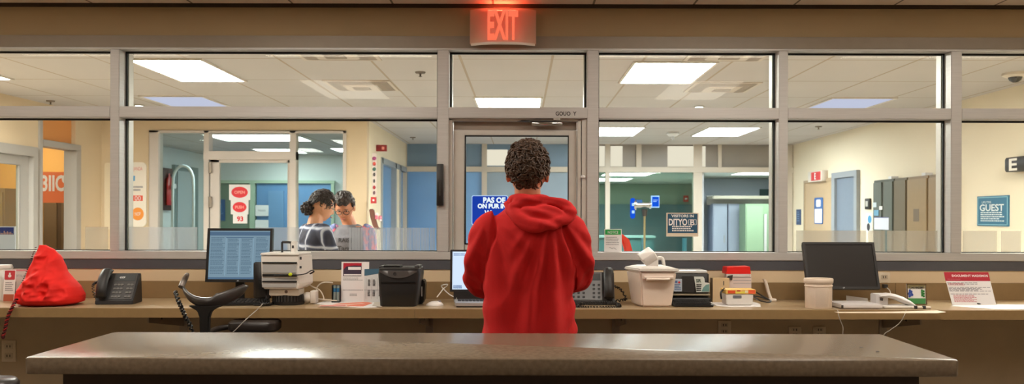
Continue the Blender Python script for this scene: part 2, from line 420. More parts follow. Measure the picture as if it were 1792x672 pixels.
# ------------------------------------------------------------------ lobby beyond the glass
LX0, LX1, YS, YB = -5.15, 4.52, 10.5, 14.3
struct(MB().box(-7.6, 5.6, PW+0.3, 23, -0.05, 0), 'floor_lobby', mat('lobby_floor', (190, 182, 172), 0.3, var=0.05))
struct(MB().box(-7.6, 5.6, PW+0.14, 17.1, CEIL2, CEIL2+0.05), 'ceiling_lobby', TILE2)
struct(MB().box(LX1, LX1+0.1, PW+0.14, YB+0.1, 0, CEIL2), 'wall_lobby_right', CREAM)
# left wall, with the grey door opening and the orange doorway
lw = MB()
def lwall(pa, pb, z0, z1):    # a stretch of the left wall between two pixels
    ya, yb = LX0*F/(pa-CX), LX0*F/(pb-CX); lw.box(LX0-0.12, LX0, ya, yb, z0, z1)
yd0, yd1, yo0, yo1 = 8.1, LX0*F/(62-CX), LX0*F/(71-CX), LX0*F/(132-CX)
zo = 2.19
lw.box(LX0-0.12, LX0, PW+0.14, yd0, 0, CEIL2); lw.box(LX0-0.12, LX0, yd0, yd1, 2.16, CEIL2); lw.box(LX0-0.12, LX0, yd1, yo0, 0, CEIL2)
lw.box(LX0-0.12, LX0, yo1, YS, 0, CEIL2); lw.box(LX0-0.12, LX0, yo0, yo1, 2.56, CEIL2)
struct(lw, 'wall_lobby_left', CREAM2)
GREYF = mat('grey_door_frame', (166, 160, 154), 0.45)
d2 = MB(); d2.box(LX0-0.13, LX0+0.03, yd1-0.09, yd1+0.002, 0, 2.06); d2.box(LX0-0.13, LX0+0.03, yd0-0.002, yd1+0.002, 2.06, 2.162); d2.box(LX0-0.13, LX0+0.03, yd0-0.002, yd0+0.09, 0, 2.06)
D2 = struct(d2, 'door_2', GREYF, bevel=0.004)
l2 = MB(); a, b = yd0+0.09, yd1-0.09
l2.box(LX0-0.06, LX0-0.02, b-0.16, b, 0, 2.06); l2.box(LX0-0.06, LX0-0.02, a, a+0.1, 0, 2.06); l2.box(LX0-0.06, LX0-0.02, a+0.1, b-0.16, 1.96, 2.06); l2.box(LX0-0.06, LX0-0.02, a+0.1, b-0.16, 0, 0.3)
l2.build('door_leaf', GREYF, D2, bevel=0.003)
MB().box(LX0-0.05, LX0-0.04, a+0.1, b-0.16, 0.3, 1.96).build('door_pane', GLASS, D2)
d3 = MB(); d3.box(LX0-0.13, LX0+0.02, yo0-0.05, yo0+0.01, 0, 2.56); d3.box(LX0-0.13, LX0+0.02, yo1-0.012, yo1+0.09, 0, zo); d3.box(LX0-0.13, LX0+0.02, yo0+0.01, yo1+0.09, zo, zo+0.07)
D3 = struct(d3, 'door_3', GREYF, bevel=0.004)
MB().box(LX0-0.07, LX0-0.05, yo0, yo1, zo+0.07, 2.56).build('transom_panel', mat('orange_panel', (222, 150, 84), 0.5), D3)
# side room behind the left wall
struct(MB().box(-7.6, -7.5, 7.4, 11.4, 0, CEIL2), 'wall_side_room_left', mat('side_room_paint', (226, 196, 150), 0.7))
struct(MB().box(-7.6, LX0-0.12, 11.3, 11.4, 0, CEIL2), 'wall_side_room_back', mat('orange_paint', (236, 178, 96), 0.7))
struct(MB().box(-7.6, LX0-0.12, 7.3, 7.4, 0, CEIL2), 'wall_side_room_front', CREAM2)
bn = thing('wall_banner', 'orange banner with white letters seen through the left doorway', 'banner', (X(96, 10.4), 10.4, Z(330, 10.4)))
bw = 26*10.4/F; bh = (Z(288, 10.4)-Z(342, 10.4))/2
MB().box(-bw, bw, 0, 0.03, -bh, bh).build('panel', mat('orange_banner', (232, 122, 72), 0.6), bn)
MB().text('3IIC', 0.26, -0.02, 0.05, -0.002, width=0.28, bold=0.008).build('lettering', PAPER, bn)
MB().disc(0.12, 0.1, 0.035, 0.05, -0.003).build('logo_disc', PAPER, bn)
for sx in (-1, 1): MB().box(sx*bw*0.92-0.012, sx*bw*0.92+0.012, 0.0, 0.03, -bh-1.2, -bh).build('leg', mat('banner_post', (200, 150, 70), 0.5), bn)
pt = MB()
sp_ = thing('shelving_unit', 'dark brown shelving seen below the orange banner in the side room', 'shelves', (X(104, 10.9), 10.9, 0))
MB().box(-0.42, 0.42, 0.0, 0.35, 0, 1.76).build('carcass', mat('dark_brown_board', (96, 76, 54), 0.5), sp_)
MB().box(-0.40, -0.03, -0.012, 0.0, 0.06, 1.72).build('door', mat('brown_door', (120, 98, 70), 0.45), sp_)
MB().box(0.03, 0.40, -0.012, 0.0, 0.06, 1.72).build('door', mat('brown_door', (120, 98, 70), 0.45), sp_)
ca = thing('wooden_cabinet', 'tan wooden cabinet seen through the grey glass door at far left', 'cabinet', (-6.35, 9.7, 0))
MB().box(-0.5, 0.5, 0, 0.4, 0, 1.75).build('carcass', mat('tan_cabinet', (168, 136, 92), 0.5), ca)
for k in (-1, 1): MB().box(k*0.25-0.23, k*0.25+0.23, -0.015, 0, 0.05, 1.70).build('door', mat('tan_cabinet_door', (178, 146, 100), 0.45), ca)

# storefront wall
ox0, ox1, oz = X(262, YS), X(606, YS), Z(230, YS)
sw = MB(); sw.box(LX0, ox0, YS, YS+0.15, 0, CEIL2); sw.box(ox0, ox1, YS, YS+0.15, oz, CEIL2); sw.box(ox1, -1.90, YS, YS+0.15, 0, CEIL2)
struct(sw, 'wall_storefront', CREAM2)
sf = MB()
for a, b in ((262, 278), (357, 366), (507, 518), (600, 606)): sf.box(X(a, YS), X(b, YS), YS-0.02, YS+0.12, 0, oz)
sf.box(ox0, ox1, YS-0.02, YS+0.12, oz-0.03, oz); sf.box(X(357, YS), X(518, YS), YS-0.03, YS+0.12, Z(281, YS), Z(266, YS))
struct(sf, 'trim_4', mat('storefront_frame', (206, 196, 188), 0.45), bevel=0.004)
d4 = MB(); a, b = X(368, YS), X(507, YS); zt = Z(281, YS)
d4.box(a, a+0.11, YS, YS+0.05, 0, zt); d4.box(b-0.03, b, YS, YS+0.05, 0, zt); d4.box(a, b, YS, YS+0.05, zt-0.035, zt); d4.box(a, b, YS, YS+0.05, 0, 0.25)
D4 = struct(d4, 'door_4', mat('storefront_frame', (206, 196, 188), 0.45), bevel=0.004)
for zz in (Z(290, YS), Z(350, YS)): MB().cyl((a+0.01, YS-0.035, zz-0.1), 0.022, 0.13, 'z', 12).build('hinge', mat('hinge_steel', (140, 130, 120), 0.4, 0.5), D4, smooth=True)
MB().box(a+0.11, b-0.03, YS+0.02, YS+0.03, 0.25, zt-0.035).build('door_pane', GLASS, D4)
w7 = MB().box(X(278, YS), X(357, YS), YS+0.03, YS+0.04, 0.1, oz-0.03)
struct(w7, 'window_7', GLASS); struct(MB().box(X(518, YS), X(600, YS), YS+0.03, YS+0.04, 0.1, oz-0.03), 'window_8', GLASS)
# staff room behind the storefront
COOLW = mat('cool_white_paint', (222, 226, 224), 0.7, var=0.02)
struct(MB().box(-6.35, -1.9, 17.0, 17.1, 0, CEIL2), 'wall_staff_room_back', COOLW)
struct(MB().box(LX0-0.1, LX0, YS+0.15, 11.4, 0, CEIL2), 'wall_staff_room_side', COOLW)
struct(MB().box(-6.35, -6.25, 11.4, 17.0, 0, CEIL2), 'wall_staff_room_left', COOLW)
SBLUE = mat('blue_glass_panel', (112, 154, 200), 0.25, var=0.12, vscale=0.8)
w9 = MB(); Y9 = 16.9
w9.box(X(372, Y9), X(438, Y9), Y9, Y9+0.08, 0.1, Z(319, Y9))
W9 = struct(w9, 'window_9', mat('green_glass_panel', (112, 136, 118), 0.3, var=0.1, vscale=0.7))
fm = MB(); 
for a, b in ((368, 373), (438, 447), (580, 585)): fm.box(X(a, Y9), X(b, Y9), Y9-0.05, Y9+0.08, 0, Z(317, Y9))
fm.box(X(368, Y9), X(586, Y9), Y9-0.06, Y9+0.08, Z(322, Y9), Z(317, Y9))
fm.build('frame', mat('pale_green_frame', (176, 196, 172), 0.5), W9)
MB().box(X(449, Y9), X(580, Y9), Y9, Y9+0.08, 0.1, Z(322, Y9)).build('blue_panel', SBLUE, W9)
MB().box(X(470, Y9), X(497, Y9), Y9-0.03, Y9, 0.1, Z(335, Y9)).build('door_panel', mat('blue_door', (112, 150, 190), 0.3), W9)
# door in the left side of that room, seen at an angle
d5 = MB().box(-6.25, -6.19, 15.3, 16.4, 0, 2.35); D5 = struct(d5, 'door_5', mat('grey_green_door', (128, 142, 140), 0.5))
MB().box(-6.19, -6.17, 15.38, 16.1, 0, 2.25).build('door_leaf', mat('grey_door', (176, 184, 184), 0.5), D5)
# side wall of the corridor and its blue windows
cw = MB(); cx_ = -1.93
cw.box(cx_-0.1, cx_, YS+0.15, 11.75, 0, CEIL2); cw.box(cx_-0.1, cx_, 11.75, 14.3, 2.25, CEIL2); cw.box(cx_-0.1, cx_, 13.1, 13.5, 0, 2.25); cw.box(cx_-0.1, cx_, 11.75, 14.3, 0, 0.5)
struct(cw, 'wall_corridor_left', CREAM)
w10 = MB(); w10.box(cx_-0.08, cx_+0.02, 11.72, 11.82, 0.5, 2.25); w10.box(cx_-0.08, cx_+0.02, 13.0, 13.1, 0.5, 2.25); w10.box(cx_-0.08, cx_+0.02, 11.75, 14.3, 2.17, 2.25); w10.box(cx_-0.08, cx_+0.02, 13.5, 13.6, 0.5, 2.25)
W10 = struct(w10, 'window_10', mat('grey_window_frame', (150, 156, 160), 0.45))
MB().box(cx_-0.06, cx_-0.05, 11.82, 14.3, 0.5, 2.17).build('blue_pane', SBLUE, W10)

# back partition with clerestory
BP = MB(); zr1, zr0, zc1 = Z(292, YB), Z(301, YB), CEIL2
FRW = mat('back_partition_frame', (198, 186, 170), 0.5)
BP.box(X(697, YB), LX1, YB-0.045, YB+0.09, zr0, zr1)
for a, b in ((703, 712), (843, 852), (1059, 1067), (1113, 1122), (1213, 1228), (1256, 1262), (1376, 1386)):
    low = a not in (1113, 1256)
    BP.box(X(a, YB), X(b, YB), YB-0.03, YB+0.09, 0 if low else zr1, CEIL2)
struct(BP, 'trim_5', FRW)
GREYP = mat('grey_clerestory_panel', (138, 130, 122), 0.4, var=0.06, vscale=2)
BLUEP = mat('blue_grey_panel', (110, 134, 156), 0.3, var=0.08, vscale=1)
w11 = MB()
w11.box(X(712, YB), X(843, YB), YB+0.02, YB+0.05, zr1, CEIL2)
W11 = struct(w11, 'window_11', BLUEP)
MB().box(X(712, YB), X(843, YB), YB+0.02, YB+0.05, 0.05, zr0).build('blue_pane', SBLUE, W11)
MB().box(X(852, YB), X(995, YB), YB+0.02, YB+0.05, zr1, CEIL2).build('upper_panel', BLUEP, W11)
w12 = MB().box(X(1047, YB)-0.3, X(1376, YB), YB+0.02, YB+0.05, zr1, CEIL2); W12 = struct(w12, 'window_12', GREYP)
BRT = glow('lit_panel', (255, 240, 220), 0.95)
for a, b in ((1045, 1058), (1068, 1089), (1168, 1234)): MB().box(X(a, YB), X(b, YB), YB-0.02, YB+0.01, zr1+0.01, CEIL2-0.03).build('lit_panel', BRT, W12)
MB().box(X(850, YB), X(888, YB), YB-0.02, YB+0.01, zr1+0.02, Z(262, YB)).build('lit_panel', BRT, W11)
MB().box(X(852, YB), X(1003, YB), YB+0.02, YB+0.05, 0.05, zr0).build('lower_panel', mat('steel_blue_panel', (132, 148, 162), 0.3, var=0.12, vscale=1.2), W11)
MB().box(X(1005, YB), X(1213, YB), YB+0.02, YB+0.03, 0.05, zr0).build('lower_pane', glass('tinted_glass', (226, 236, 230), 0.05), W12)
# room behind the back partition
GREENW = mat('sage_wall', (150, 160, 142), 0.7, var=0.03)
BX = X(1221, YB)
struct(MB().box(-1.9, 5.6, 21.9, 22.0, 0, 2.3), 'wall_back_room', GREENW)
struct(MB().box(-1.95, 5.6, YB+0.09, 22, 2.28, 2.34), 'ceiling_back_room', mat('back_room_ceiling', (196, 200, 190), 0.8))
struct(MB().box(-2.0, -1.9, YB, 22, 0, 2.34), 'wall_back_room_left', BLUEP)
struct(MB().box(5.5, 5.6, YB, 22, 0, 2.34), 'wall_back_room_right', GREENW)
dv = MB(); dv.loft([[(BX+0.02, YB+0.09, z), (BX+0.12, YB+0.09, z), (4.62, 21.9, z), (4.50, 21.9, z)] for z in (0, 2.28)])
struct(dv, 'wall_back_room_divider', mat('pale_blue_wall', (222, 228, 236), 0.6))
struct(MB().box(-1.8, 4.4, 21.8, 21.9, 0, Z(357, 21.8)), 'trim_6', mat('teal_panelling', (78, 102, 108), 0.5, var=0.15, vscale=1.5))
struct(MB().box(3.95, 5.5, 18.9, 19.0, 0, 2.3), 'wall_bay_back', mat('pale_blue_wall', (206, 216, 222), 0.6))
# ------------------------------------------------------------------ lobby lamps
C2 = CEIL2
lob = [(-3.02, -2.47, 6.58, 7.62, 'bright panel light at upper left of the lobby ceiling, behind the wide left window'),
       (0.88, 1.50, 6.64, 7.66, 'bright panel light behind the window just right of the glass door'),
       (-0.47, 0.19, 8.66, 9.75, 'bright panel light seen in the pane over the glass door'),
       (-5.12, -4.50, 6.5, 7.54, 'panel light cut by the left edge of the picture')]
lob += [(3.2, 3.8, 4.95, 5.9, 'added unseen panel light close to the partition over the cream wall, above the frame'), (-4.3, -3.7, 4.95, 5.9, 'added unseen panel light close to the partition over the left doorways, above the frame')]  # both lights are added out of view to brighten the side walls
for i, a in enumerate(lob): troffer(*a[:4], C2, LOBBY_LIGHT*(1.7 if i == 4 else 1), a[4], None, (255, 250, 242), 'glow_wash' if i == 4 else 'glow_lobby')
for a in ((-6.5, -5.9, 8.1, 9.0, 'ceiling light inside the side room, near the grey glass door'), (-6.6, -6.0, 9.9, 10.8, 'added unseen ceiling light inside the side room, over the orange banner')): troffer(*a[:4], C2, 14.0, a[4], None, (255, 244, 226), 'glow_side')  # the light over the banner is added, unseen, to brighten the side room
dim = [(-3.83, -3.22, 8.62, 9.8, 'dim bluish panel light behind the wide left window, just above the rail'),
       (3.13, 3.75, 8.62, 9.8, 'dim bluish panel light above the cream wall at right')]
for a in dim: troffer(*a[:4], C2, 0.85, a[4], None, (222, 222, 250), 'glow_dim')
for a in ((1.02, 1.64, 11.5, 12.7, 'far panel light left of the hanging detector'), (2.52, 3.19, 11.5, 12.7, 'far panel light right of the hanging detector')):
    troffer(*a[:4], C2, LOBBY_LIGHT*0.8, a[4], None, (244, 250, 255), 'glow_far')
troffer(-4.72, -3.36, 12.65, 13.7, C2, 13.0, 'long bright ceiling light inside the staff room, the nearer one', None, (240, 252, 255), 'glow_staff')
troffer(-4.85, -4.1, 15.4, 16.4, C2, 13.0, 'far staff room ceiling light above the blue glass', None, (240, 252, 255), 'glow_staff')
troffer(-3.4, -2.8, 15.2, 16.0, C2, 13.0, 'far staff room ceiling light right of the storefront post', None, (240, 252, 255), 'glow_staff')
troffer(4.1, 5.3, 15.6, 16.8, 2.28, 21.0, 'panel light of the pale blue bay', None, (236, 246, 255), 'glow_bay')
for a in ((1.6, 2.5, 16.3, 17.3, 'nearest panel light put in the green back room for lights mirrored in the glass'), (1.4, 2.4, 18.6, 20.0, 'rear panel light put in the green back room for lights mirrored in the glass')):
    troffer(*a[:4], 2.28, 34.0, a[4], None, (240, 252, 250), 'glow_back')  # these panels stand in for lights mirrored in the glass
# the far bay has no lamp but its panel light above
# ------------------------------------------------------------------ ceiling fittings
VENT = mat('vent_metal', (196, 182, 166), 0.5)
VDARK = mat('vent_slot', (136, 122, 108), 0.7)
def vent(x, y, label):
    T = thing('ceiling_vent', label, 'vent', (x, y, C2), group=None)
    w = 0.27
    MB().box(-w-0.03, w+0.03, -w-0.03, w+0.03, -0.008, 0).build('frame', VENT, T)
    for k, (r, h) in enumerate(((w, 0.02), (w*0.66, 0.03), (w*0.34, 0.036))):
        m = MB(); q = r*0.80
        m.loft([[(-r, -r, -0.008), (r, -r, -0.008), (r, r, -0.008), (-r, r, -0.008)], [(-q, -q, -h), (q, -q, -h), (q, q, -h), (-q, q, -h)]])
        m.build('louvre_ring', VDARK if k % 2 == 0 else VENT, T)
vent(X(633, 7.9), 7.9, 'square ceiling vent behind the wide left window')
vent(X(1262, 7.95), 7.95, 'square ceiling vent right of the bright lobby light')
vent(X(590, 6.4), 6.3, 'square ceiling vent nearest the top of the wide left window')
vent(X(1275, 6.35), 6.3, 'square ceiling vent at the top of the window right of the door')
def sprinkler(px, py, label, hi=False):
    D = yC(py, px); T = thing('ceiling_sprinkler', label, 'sprinkler', (X(px, D), D, C2))
    m = mat('lit_white', (250, 250, 246), 0.3) if hi else mat('sprinkler_metal', (110, 98, 86), 0.5)
    MB().lathe([(0.001, 0), (0.045, 0), (0.040, -0.012), (0.012, -0.016), (0.001, -0.016)]).build('cover_plate', m, T, smooth=True)
    MB().lathe([(0.001, -0.016), (0.009, -0.016), (0.007, -0.035), (0.018, -0.040), (0.001, -0.044)]).build('nozzle', m, T, smooth=True)
sprinkler(735, 126, 'small sprinkler in the lobby ceiling at upper right of the wide window')
sprinkler(88, 176, 'small sprinkler in the lobby ceiling behind the far left pane')
sprinkler(722, 240, 'small sprinkler high in the corridor with blue windows')
sprinkler(1432, 221, 'small sprinkler over the brown door on the right')
def downlight(px, py, label):
    D = yC(py, px); T = thing('ceiling_downlight', label, 'downlight', (X(px, D), D, C2))
    MB().lathe([(0.055, 0), (0.060, -0.012), (0.045, -0.012), (0.045, 0)]).build('trim_ring', ALU2, T, smooth=True)
    MB().lathe([(0.001, -0.001), (0.045, -0.001), (0.038, -0.014), (0.001, -0.018)]).build('lens', glow('downlight_lens', (255, 252, 246), 8), T, smooth=True)
downlight(1223, 186, 'small round downlight just above the rail right of the door')
downlight(243, 184, 'small round downlight at the lower left corner of the wide transom pane')
D_ = yC(231, 1177); T = thing('smoke_detector', 'white hanging detector between the two far ceiling lights', 'detector', (X(1177, D_), D_, C2))
MB().lathe([(0.001, 0), (0.08, 0), (0.09, -0.03), (0.06, -0.06), (0.001, -0.065)]).build('housing', WHITE, T, smooth=True)
MB().lathe([(0.001, -0.06), (0.022, -0.06), (0.016, -0.11), (0.001, -0.115)]).build('sensor_tip', mat('sensor_grey', (150, 144, 136), 0.5), T, smooth=True)
D_ = yC(128, 1776); T = thing('security_camera', 'dark dome camera on the lobby ceiling at far right', 'camera', (X(1776, D_), D_, C2))
MB().lathe([(0.001, 0), (0.10, 0), (0.10, -0.02), (0.07, -0.035), (0.001, -0.035)]).build('mount', OFFW, T, smooth=True)
MB().lathe([(0.001, -0.034), (0.055, -0.035), (0.045, -0.06), (0.02, -0.078), (0.001, -0.08)]).build('dome', mat('smoked_dome', (30, 26, 24), 0.1), T, smooth=True)

# ------------------------------------------------------------------ EXIT sign over the door
SX, SY = X(879, 4.60), PW
ex = thing('exit_sign', 'frosted curved exit sign with glowing red letters over the glass door', 'sign', (SX, SY, Z(44, 4.6)))
w, h = 0.178, 0.092
def bow(x): return -0.115+0.055*(x/w)**2
ring_t = []
N = 24
shell = MB()
xs = [-w+2*w*i/N for i in range(N+1)]
def shellstrip(m, z0, z1, thick=0.004, off=0.0, sc_=1.0):
    rings = []
    for x in xs:
        y = bow(x)+off; rings.append([(x*sc_, y, z0), (x*sc_, y+thick, z0), (x*sc_, y+thick, z1), (x*sc_, y, z1)])
    m.loft(rings)
shellstrip(shell, -h, h)
for s_ in (-1, 1): shell.box(s_*w-0.002, s_*w+0.002, bow(w), 0, -h, h)
FST = frost('frosted_acrylic', (238, 214, 196), 0.72)
shell.build('frosted_cover', FST, ex, smooth=True)
br = MB(); shellstrip(br, -h-0.010, -h+0.002, 0.01, -0.004, 0.975); br.build('bottom_rim', mat('milky_acrylic', (226, 214, 200), 0.35), ex, smooth=True)
MB().box(-w+0.004, w-0.004, -0.05, 0, -h+0.005, h-0.005).build('back_box', mat('sign_box', (214, 190, 176), 0.6), ex)
hl = 0.062
red = MB(); red.box(-0.094, 0.088, -0.062, -0.052, -h+0.008, h-0.004); red.build('red_panel', glow('red_panel_glow', (238, 62, 44), 1.3), ex)
lt = MB().text('EXIT', 0.2, 0.0, -0.004, -0.119, width=0.165, bold=0.008)
vs = [Vector(v) for v in lt.v]
zmin, zmax = min(v.z for v in vs), max(v.z for v in vs)
for v in lt.v:
    v.z = -h+0.012+(v.z-zmin)/(zmax-zmin)*(2*h-0.024); v.y = bow(v.x)-0.0015
lt.build('lettering', glow('red_letter_glow', (255, 118, 84), 1.0), ex)
lm = MB(); lm.cyl((-0.08, -0.04, h-0.001), 0.008, 0.15, 'x', 12)
lm.build('lamp_tube', glow('red_lamp', (255, 90, 60), 55), ex, smooth=True)

# ------------------------------------------------------------------ things on the lobby's right wall
def rw(px): return LX1*F/(px-CX)
y0, y1 = rw(1458), rw(1411)
d6 = MB(); d6.box(LX1-0.03, LX1, y0-0.05, y0, 0, 2.02); d6.box(LX1-0.03, LX1, y1, y1+0.05, 0, 2.02); d6.box(LX1-0.03, LX1, y0, y1, 1.98, 2.02)
D6 = struct(d6, 'door_6', mat('brown_door_frame', (176, 152, 120), 0.5)); MB().box(LX1-0.02, LX1, y0, y1, 0, 1.98).build('door_leaf', mat('brown_door_leaf', (190, 162, 126), 0.5, var=0.04), D6)
y0, y1 = rw(1500), rw(1466)
d7 = MB(); d7.box(LX1-0.05, LX1, y0-0.1, y0, 0, 2.08); d7.box(LX1-0.05, LX1, y1, y1+0.12, 0, 2.08); d7.box(LX1-0.05, LX1, y0, y1, 2.0, 2.08)
D7 = struct(d7, 'door_7', mat('grey_blue_frame', (150, 154, 158), 0.45)); MB().box(LX1-0.012, LX1, y0, y1, 0, 2.0).build('door_leaf', mat('slate_blue_door', (118, 128, 142), 0.4, var=0.05), D7)
def on_right(name, label, cat, pa, pb, za, zc, thick=0.02, builder=None):
    ya, yb = rw(pb), rw(pa); T = thing(name, label, cat, (LX1, (ya+yb)/2, (za+zc)/2), rotz=-PI/2)   # local x runs along the wall, -y faces the room
    return T, (yb-ya)/2, (zc-za)/2
T, a, b = on_right('exit_sign', 'small red and white exit box above the brown door on the right', 'sign', 1425, 1449, 1.98, 2.14)
MB().rbox(-a, a, -0.10, 0, -b, b, 0.012, axis='y').build('housing', OFFW, T, smooth=True)
MB().rect(-a*0.5, a*0.9, -b*0.8, b*0.8, -0.101).build('red_face', mat('exit_red', (196, 44, 44), 0.5), T)
MB().text('E', 0.13, 0.03, 0, -0.102, bold=0.004).build('lettering', PAPER, T)
T, a, b = on_right('wall_plate', 'small navy plate on the wall left of the brown door', 'plate', 1395, 1402, 1.32, 1.57)
MB().box(-a, a, -0.015, 0, -b, b).build('plate', mat('navy_plate', (38, 66, 110), 0.5), T)
MB().words(-a*0.6, a*0.6, b*0.7, -b*0.7, 5, -0.016, 3).build('lettering', mat('pale_blue_ink', (110, 140, 180), 0.6), T)
T, a, b = on_right('door_notice', 'white notice with blue border hanging on the brown door', 'notice', 1428, 1443, 1.34, 1.74)
T.location.x -= 0.022
MB().rrect(-a, a, -b, b, -0.006, 0.03, y1=0).build('backing', mat('royal_blue_card', (40, 88, 150), 0.5), T)
MB().rect(-a*0.85, a*0.85, -b*0.92, b*0.15, -0.007).rrect(-a*0.55, a*0.55, b*0.3, b*0.85, -0.007, 0.03).build('paper', PAPER, T)
T, a, b = on_right('thermostat', 'small black thermostat beside the dark cabinets', 'thermostat', 1517, 1525, 1.55, 1.69)
MB().rbox(-a, a, -0.03, 0, -b, b, 0.01, axis='y').build('housing', SATIN, T, smooth=True)
MB().rect(-a*0.6, a*0.4, -b*0.5, b*0.5, -0.031).build('display', mat('display_grey', (190, 186, 176), 0.3), T)
T, a, b = on_right('wall_poster', 'small blue and white poster beside the dark cabinets', 'poster', 1516, 1527, 1.25, 1.50)
MB().box(-a, a, -0.004, 0, -b, b).build('paper', mat('poster_white', (226, 226, 214), 0.6), T)
MB().disc(0.02, b*0.35, a*0.6, b*0.4, -0.005).build('blue_figure', mat('sky_blue_ink', (70, 150, 196), 0.6), T)
MB().disc(-0.02, -b*0.45, a*0.5, b*0.4, -0.005).build('black_figure', INK, T)
# tall cabinets along that wall
CXF = 4.40
def cy(px): return CXF*F/(px-CX)
for (pa, pb, name, lab, cm, dm) in ((1527, 1562, 'tall_cabinet', 'tall dark green-grey cabinet, leftmost of the row on the right wall', (88, 90, 80), (98, 102, 94)),
                                (1563, 1585, 'tall_cabinet', 'narrow dark olive cabinet between the green-grey one and the brown ones', (104, 92, 72), (112, 100, 80)),
                                (1586, 1622, 'tall_cabinet', 'tall brown cabinet with a small grey plate on its door', (136, 112, 82), (150, 126, 94)),
                                (1623, 1652, 'tall_cabinet', 'tall brown cabinet at the right end of the row, partly behind the frame', (130, 108, 80), (146, 122, 92))):
    ya, yb = cy(pb)+0.004, cy(pa)-0.004; T = thing(name, lab, 'cabinet', (CXF+0.06, (ya+yb)/2, 0), rotz=-PI/2)
    L = (yb-ya)/2; hh = 1.905
    MB().box(-L, L, -0.045, 0.058, 0, hh).build('carcass', mat('cab_%d' % pa, cm, 0.5), T, bevel=0.004)
    if pa == 1527: segs = ((-L, -0.02), (0.02, L))
    else: segs = ((-L, L),)
    for s0, s1 in segs:
        dd = MB().box(s0+0.012, s1-0.012, -0.06, -0.045, 0.04, hh-0.03).build('door', mat('cabdoor_%d' % pa, dm, 0.35, var=0.04), T, bevel=0.003)
        MB().box(s1-0.05, s1-0.035, -0.075, -0.06, 1.0, 1.14).build('handle', ALU, dd)
    if pa == 1586: MB().rect(-0.07, 0.07, 1.40, 1.54, -0.0615).build('label_plate', mat('plate_grey', (112, 96, 78), 0.5), T)
    if pa != 1563: MB().box(L-0.12, L-0.03, -0.06, 0.02, hh, hh+0.03).build('top_clip', PAPER, T)
ya = cy(1543); T = thing('paper_notice', 'white sheet taped to the green-grey cabinet', 'notice', (CXF-0.002, ya, 1.37), rotz=-PI/2)
MB().box(-0.21, 0.21, -0.004, 0, -0.075, 0.075).build('sheet', mat('sheet_paper', (222, 224, 234), 0.7), T); MB().box(-0.21, 0.21, -0.006, -0.004, 0.07, 0.078).build('header', mat('indigo_ink', (70, 76, 140), 0.6), T)
for k, (px, z, s, c) in enumerate(((1531, 1.60, 0.06, (200, 210, 214)), (1542, 1.56, 0.045, (236, 236, 230)), (1534, 1.50, 0.07, (110, 160, 190)))):
    T = MB().box(-s, s, -0.004, 0, -s*0.5, s*0.5).build('sticker', mat('sticker%d' % k, c, 0.6), None, (CXF-0.002, cy(px), z), (0, 0, -PI/2))
    tag(T, ('pale grey sticker at the top of the green-grey cabinet', 'small white sticker on the middle seam of the green-grey cabinet', 'light blue sticker on the left door of the green-grey cabinet')[k], 'sticker')
# blue notice and big E sign on the cream wall
T, a, b = on_right('wall_sign', 'square teal notice with white lettering on the cream wall at far right', 'sign', 1712, 1767, 1.365, 1.655)
MB().box(-a, a, -0.012, 0, -b, b).build('panel', mat('teal_sign', (40, 102, 132), 0.45), T)
m = MB(); e = 0.008
for r in ((-a+.01, a-.01, b-.018, b-.010), (-a+.01, a-.01, -b+.010, -b+.018), (-a+.01, -a+.024, -b+.01, b-.01), (a-.024, a-.01, -b+.01, b-.01)): m.rect(*r, -0.013)
m.build('border', mat('pale_teal', (130, 178, 192), 0.5), T)
m = MB(); m.text('GUEST', 0.09, -0.01, 0.032, -0.014, width=a*1.55, bold=0.002); m.text('UPUTNS', 0.03, -0.10, 0.085, -0.014, width=a*0.6); 
m.words(-a*0.75, a*0.75, -0.01, -0.11, 5, -0.014, 5, fill=0.5); m.build('lettering', mat('sign_white', (225, 232, 232), 0.6), T)
yE = 7.85; T = thing('letter_sign', 'black box sign with a white letter E, cut by the right edge', 'sign', (LX1, yE-0.56, Z(289, 7.8, 1775)), rotz=-PI/2)
MB().rbox(-0.56, 0.56, -0.10, 0, -0.062, 0.068, 0.02, axis='y').build('housing', mat('sign_black', (42, 38, 34), 0.5), T, smooth=True)
MB().rect(0.34, 0.54, -0.052, 0.056, -0.1005).build('pale_panel', mat('sign_cream', (58, 52, 46), 0.5), T)
m = MB().text('E', 0.15, 0, 0.0, -0.103, bold=0.004)
m.v = [Vector((-0.42+v.x*1.9, v.y, v.z)) for v in m.v]
m.build('lettering', mat('sign_letter', (240, 232, 218), 0.5), T)

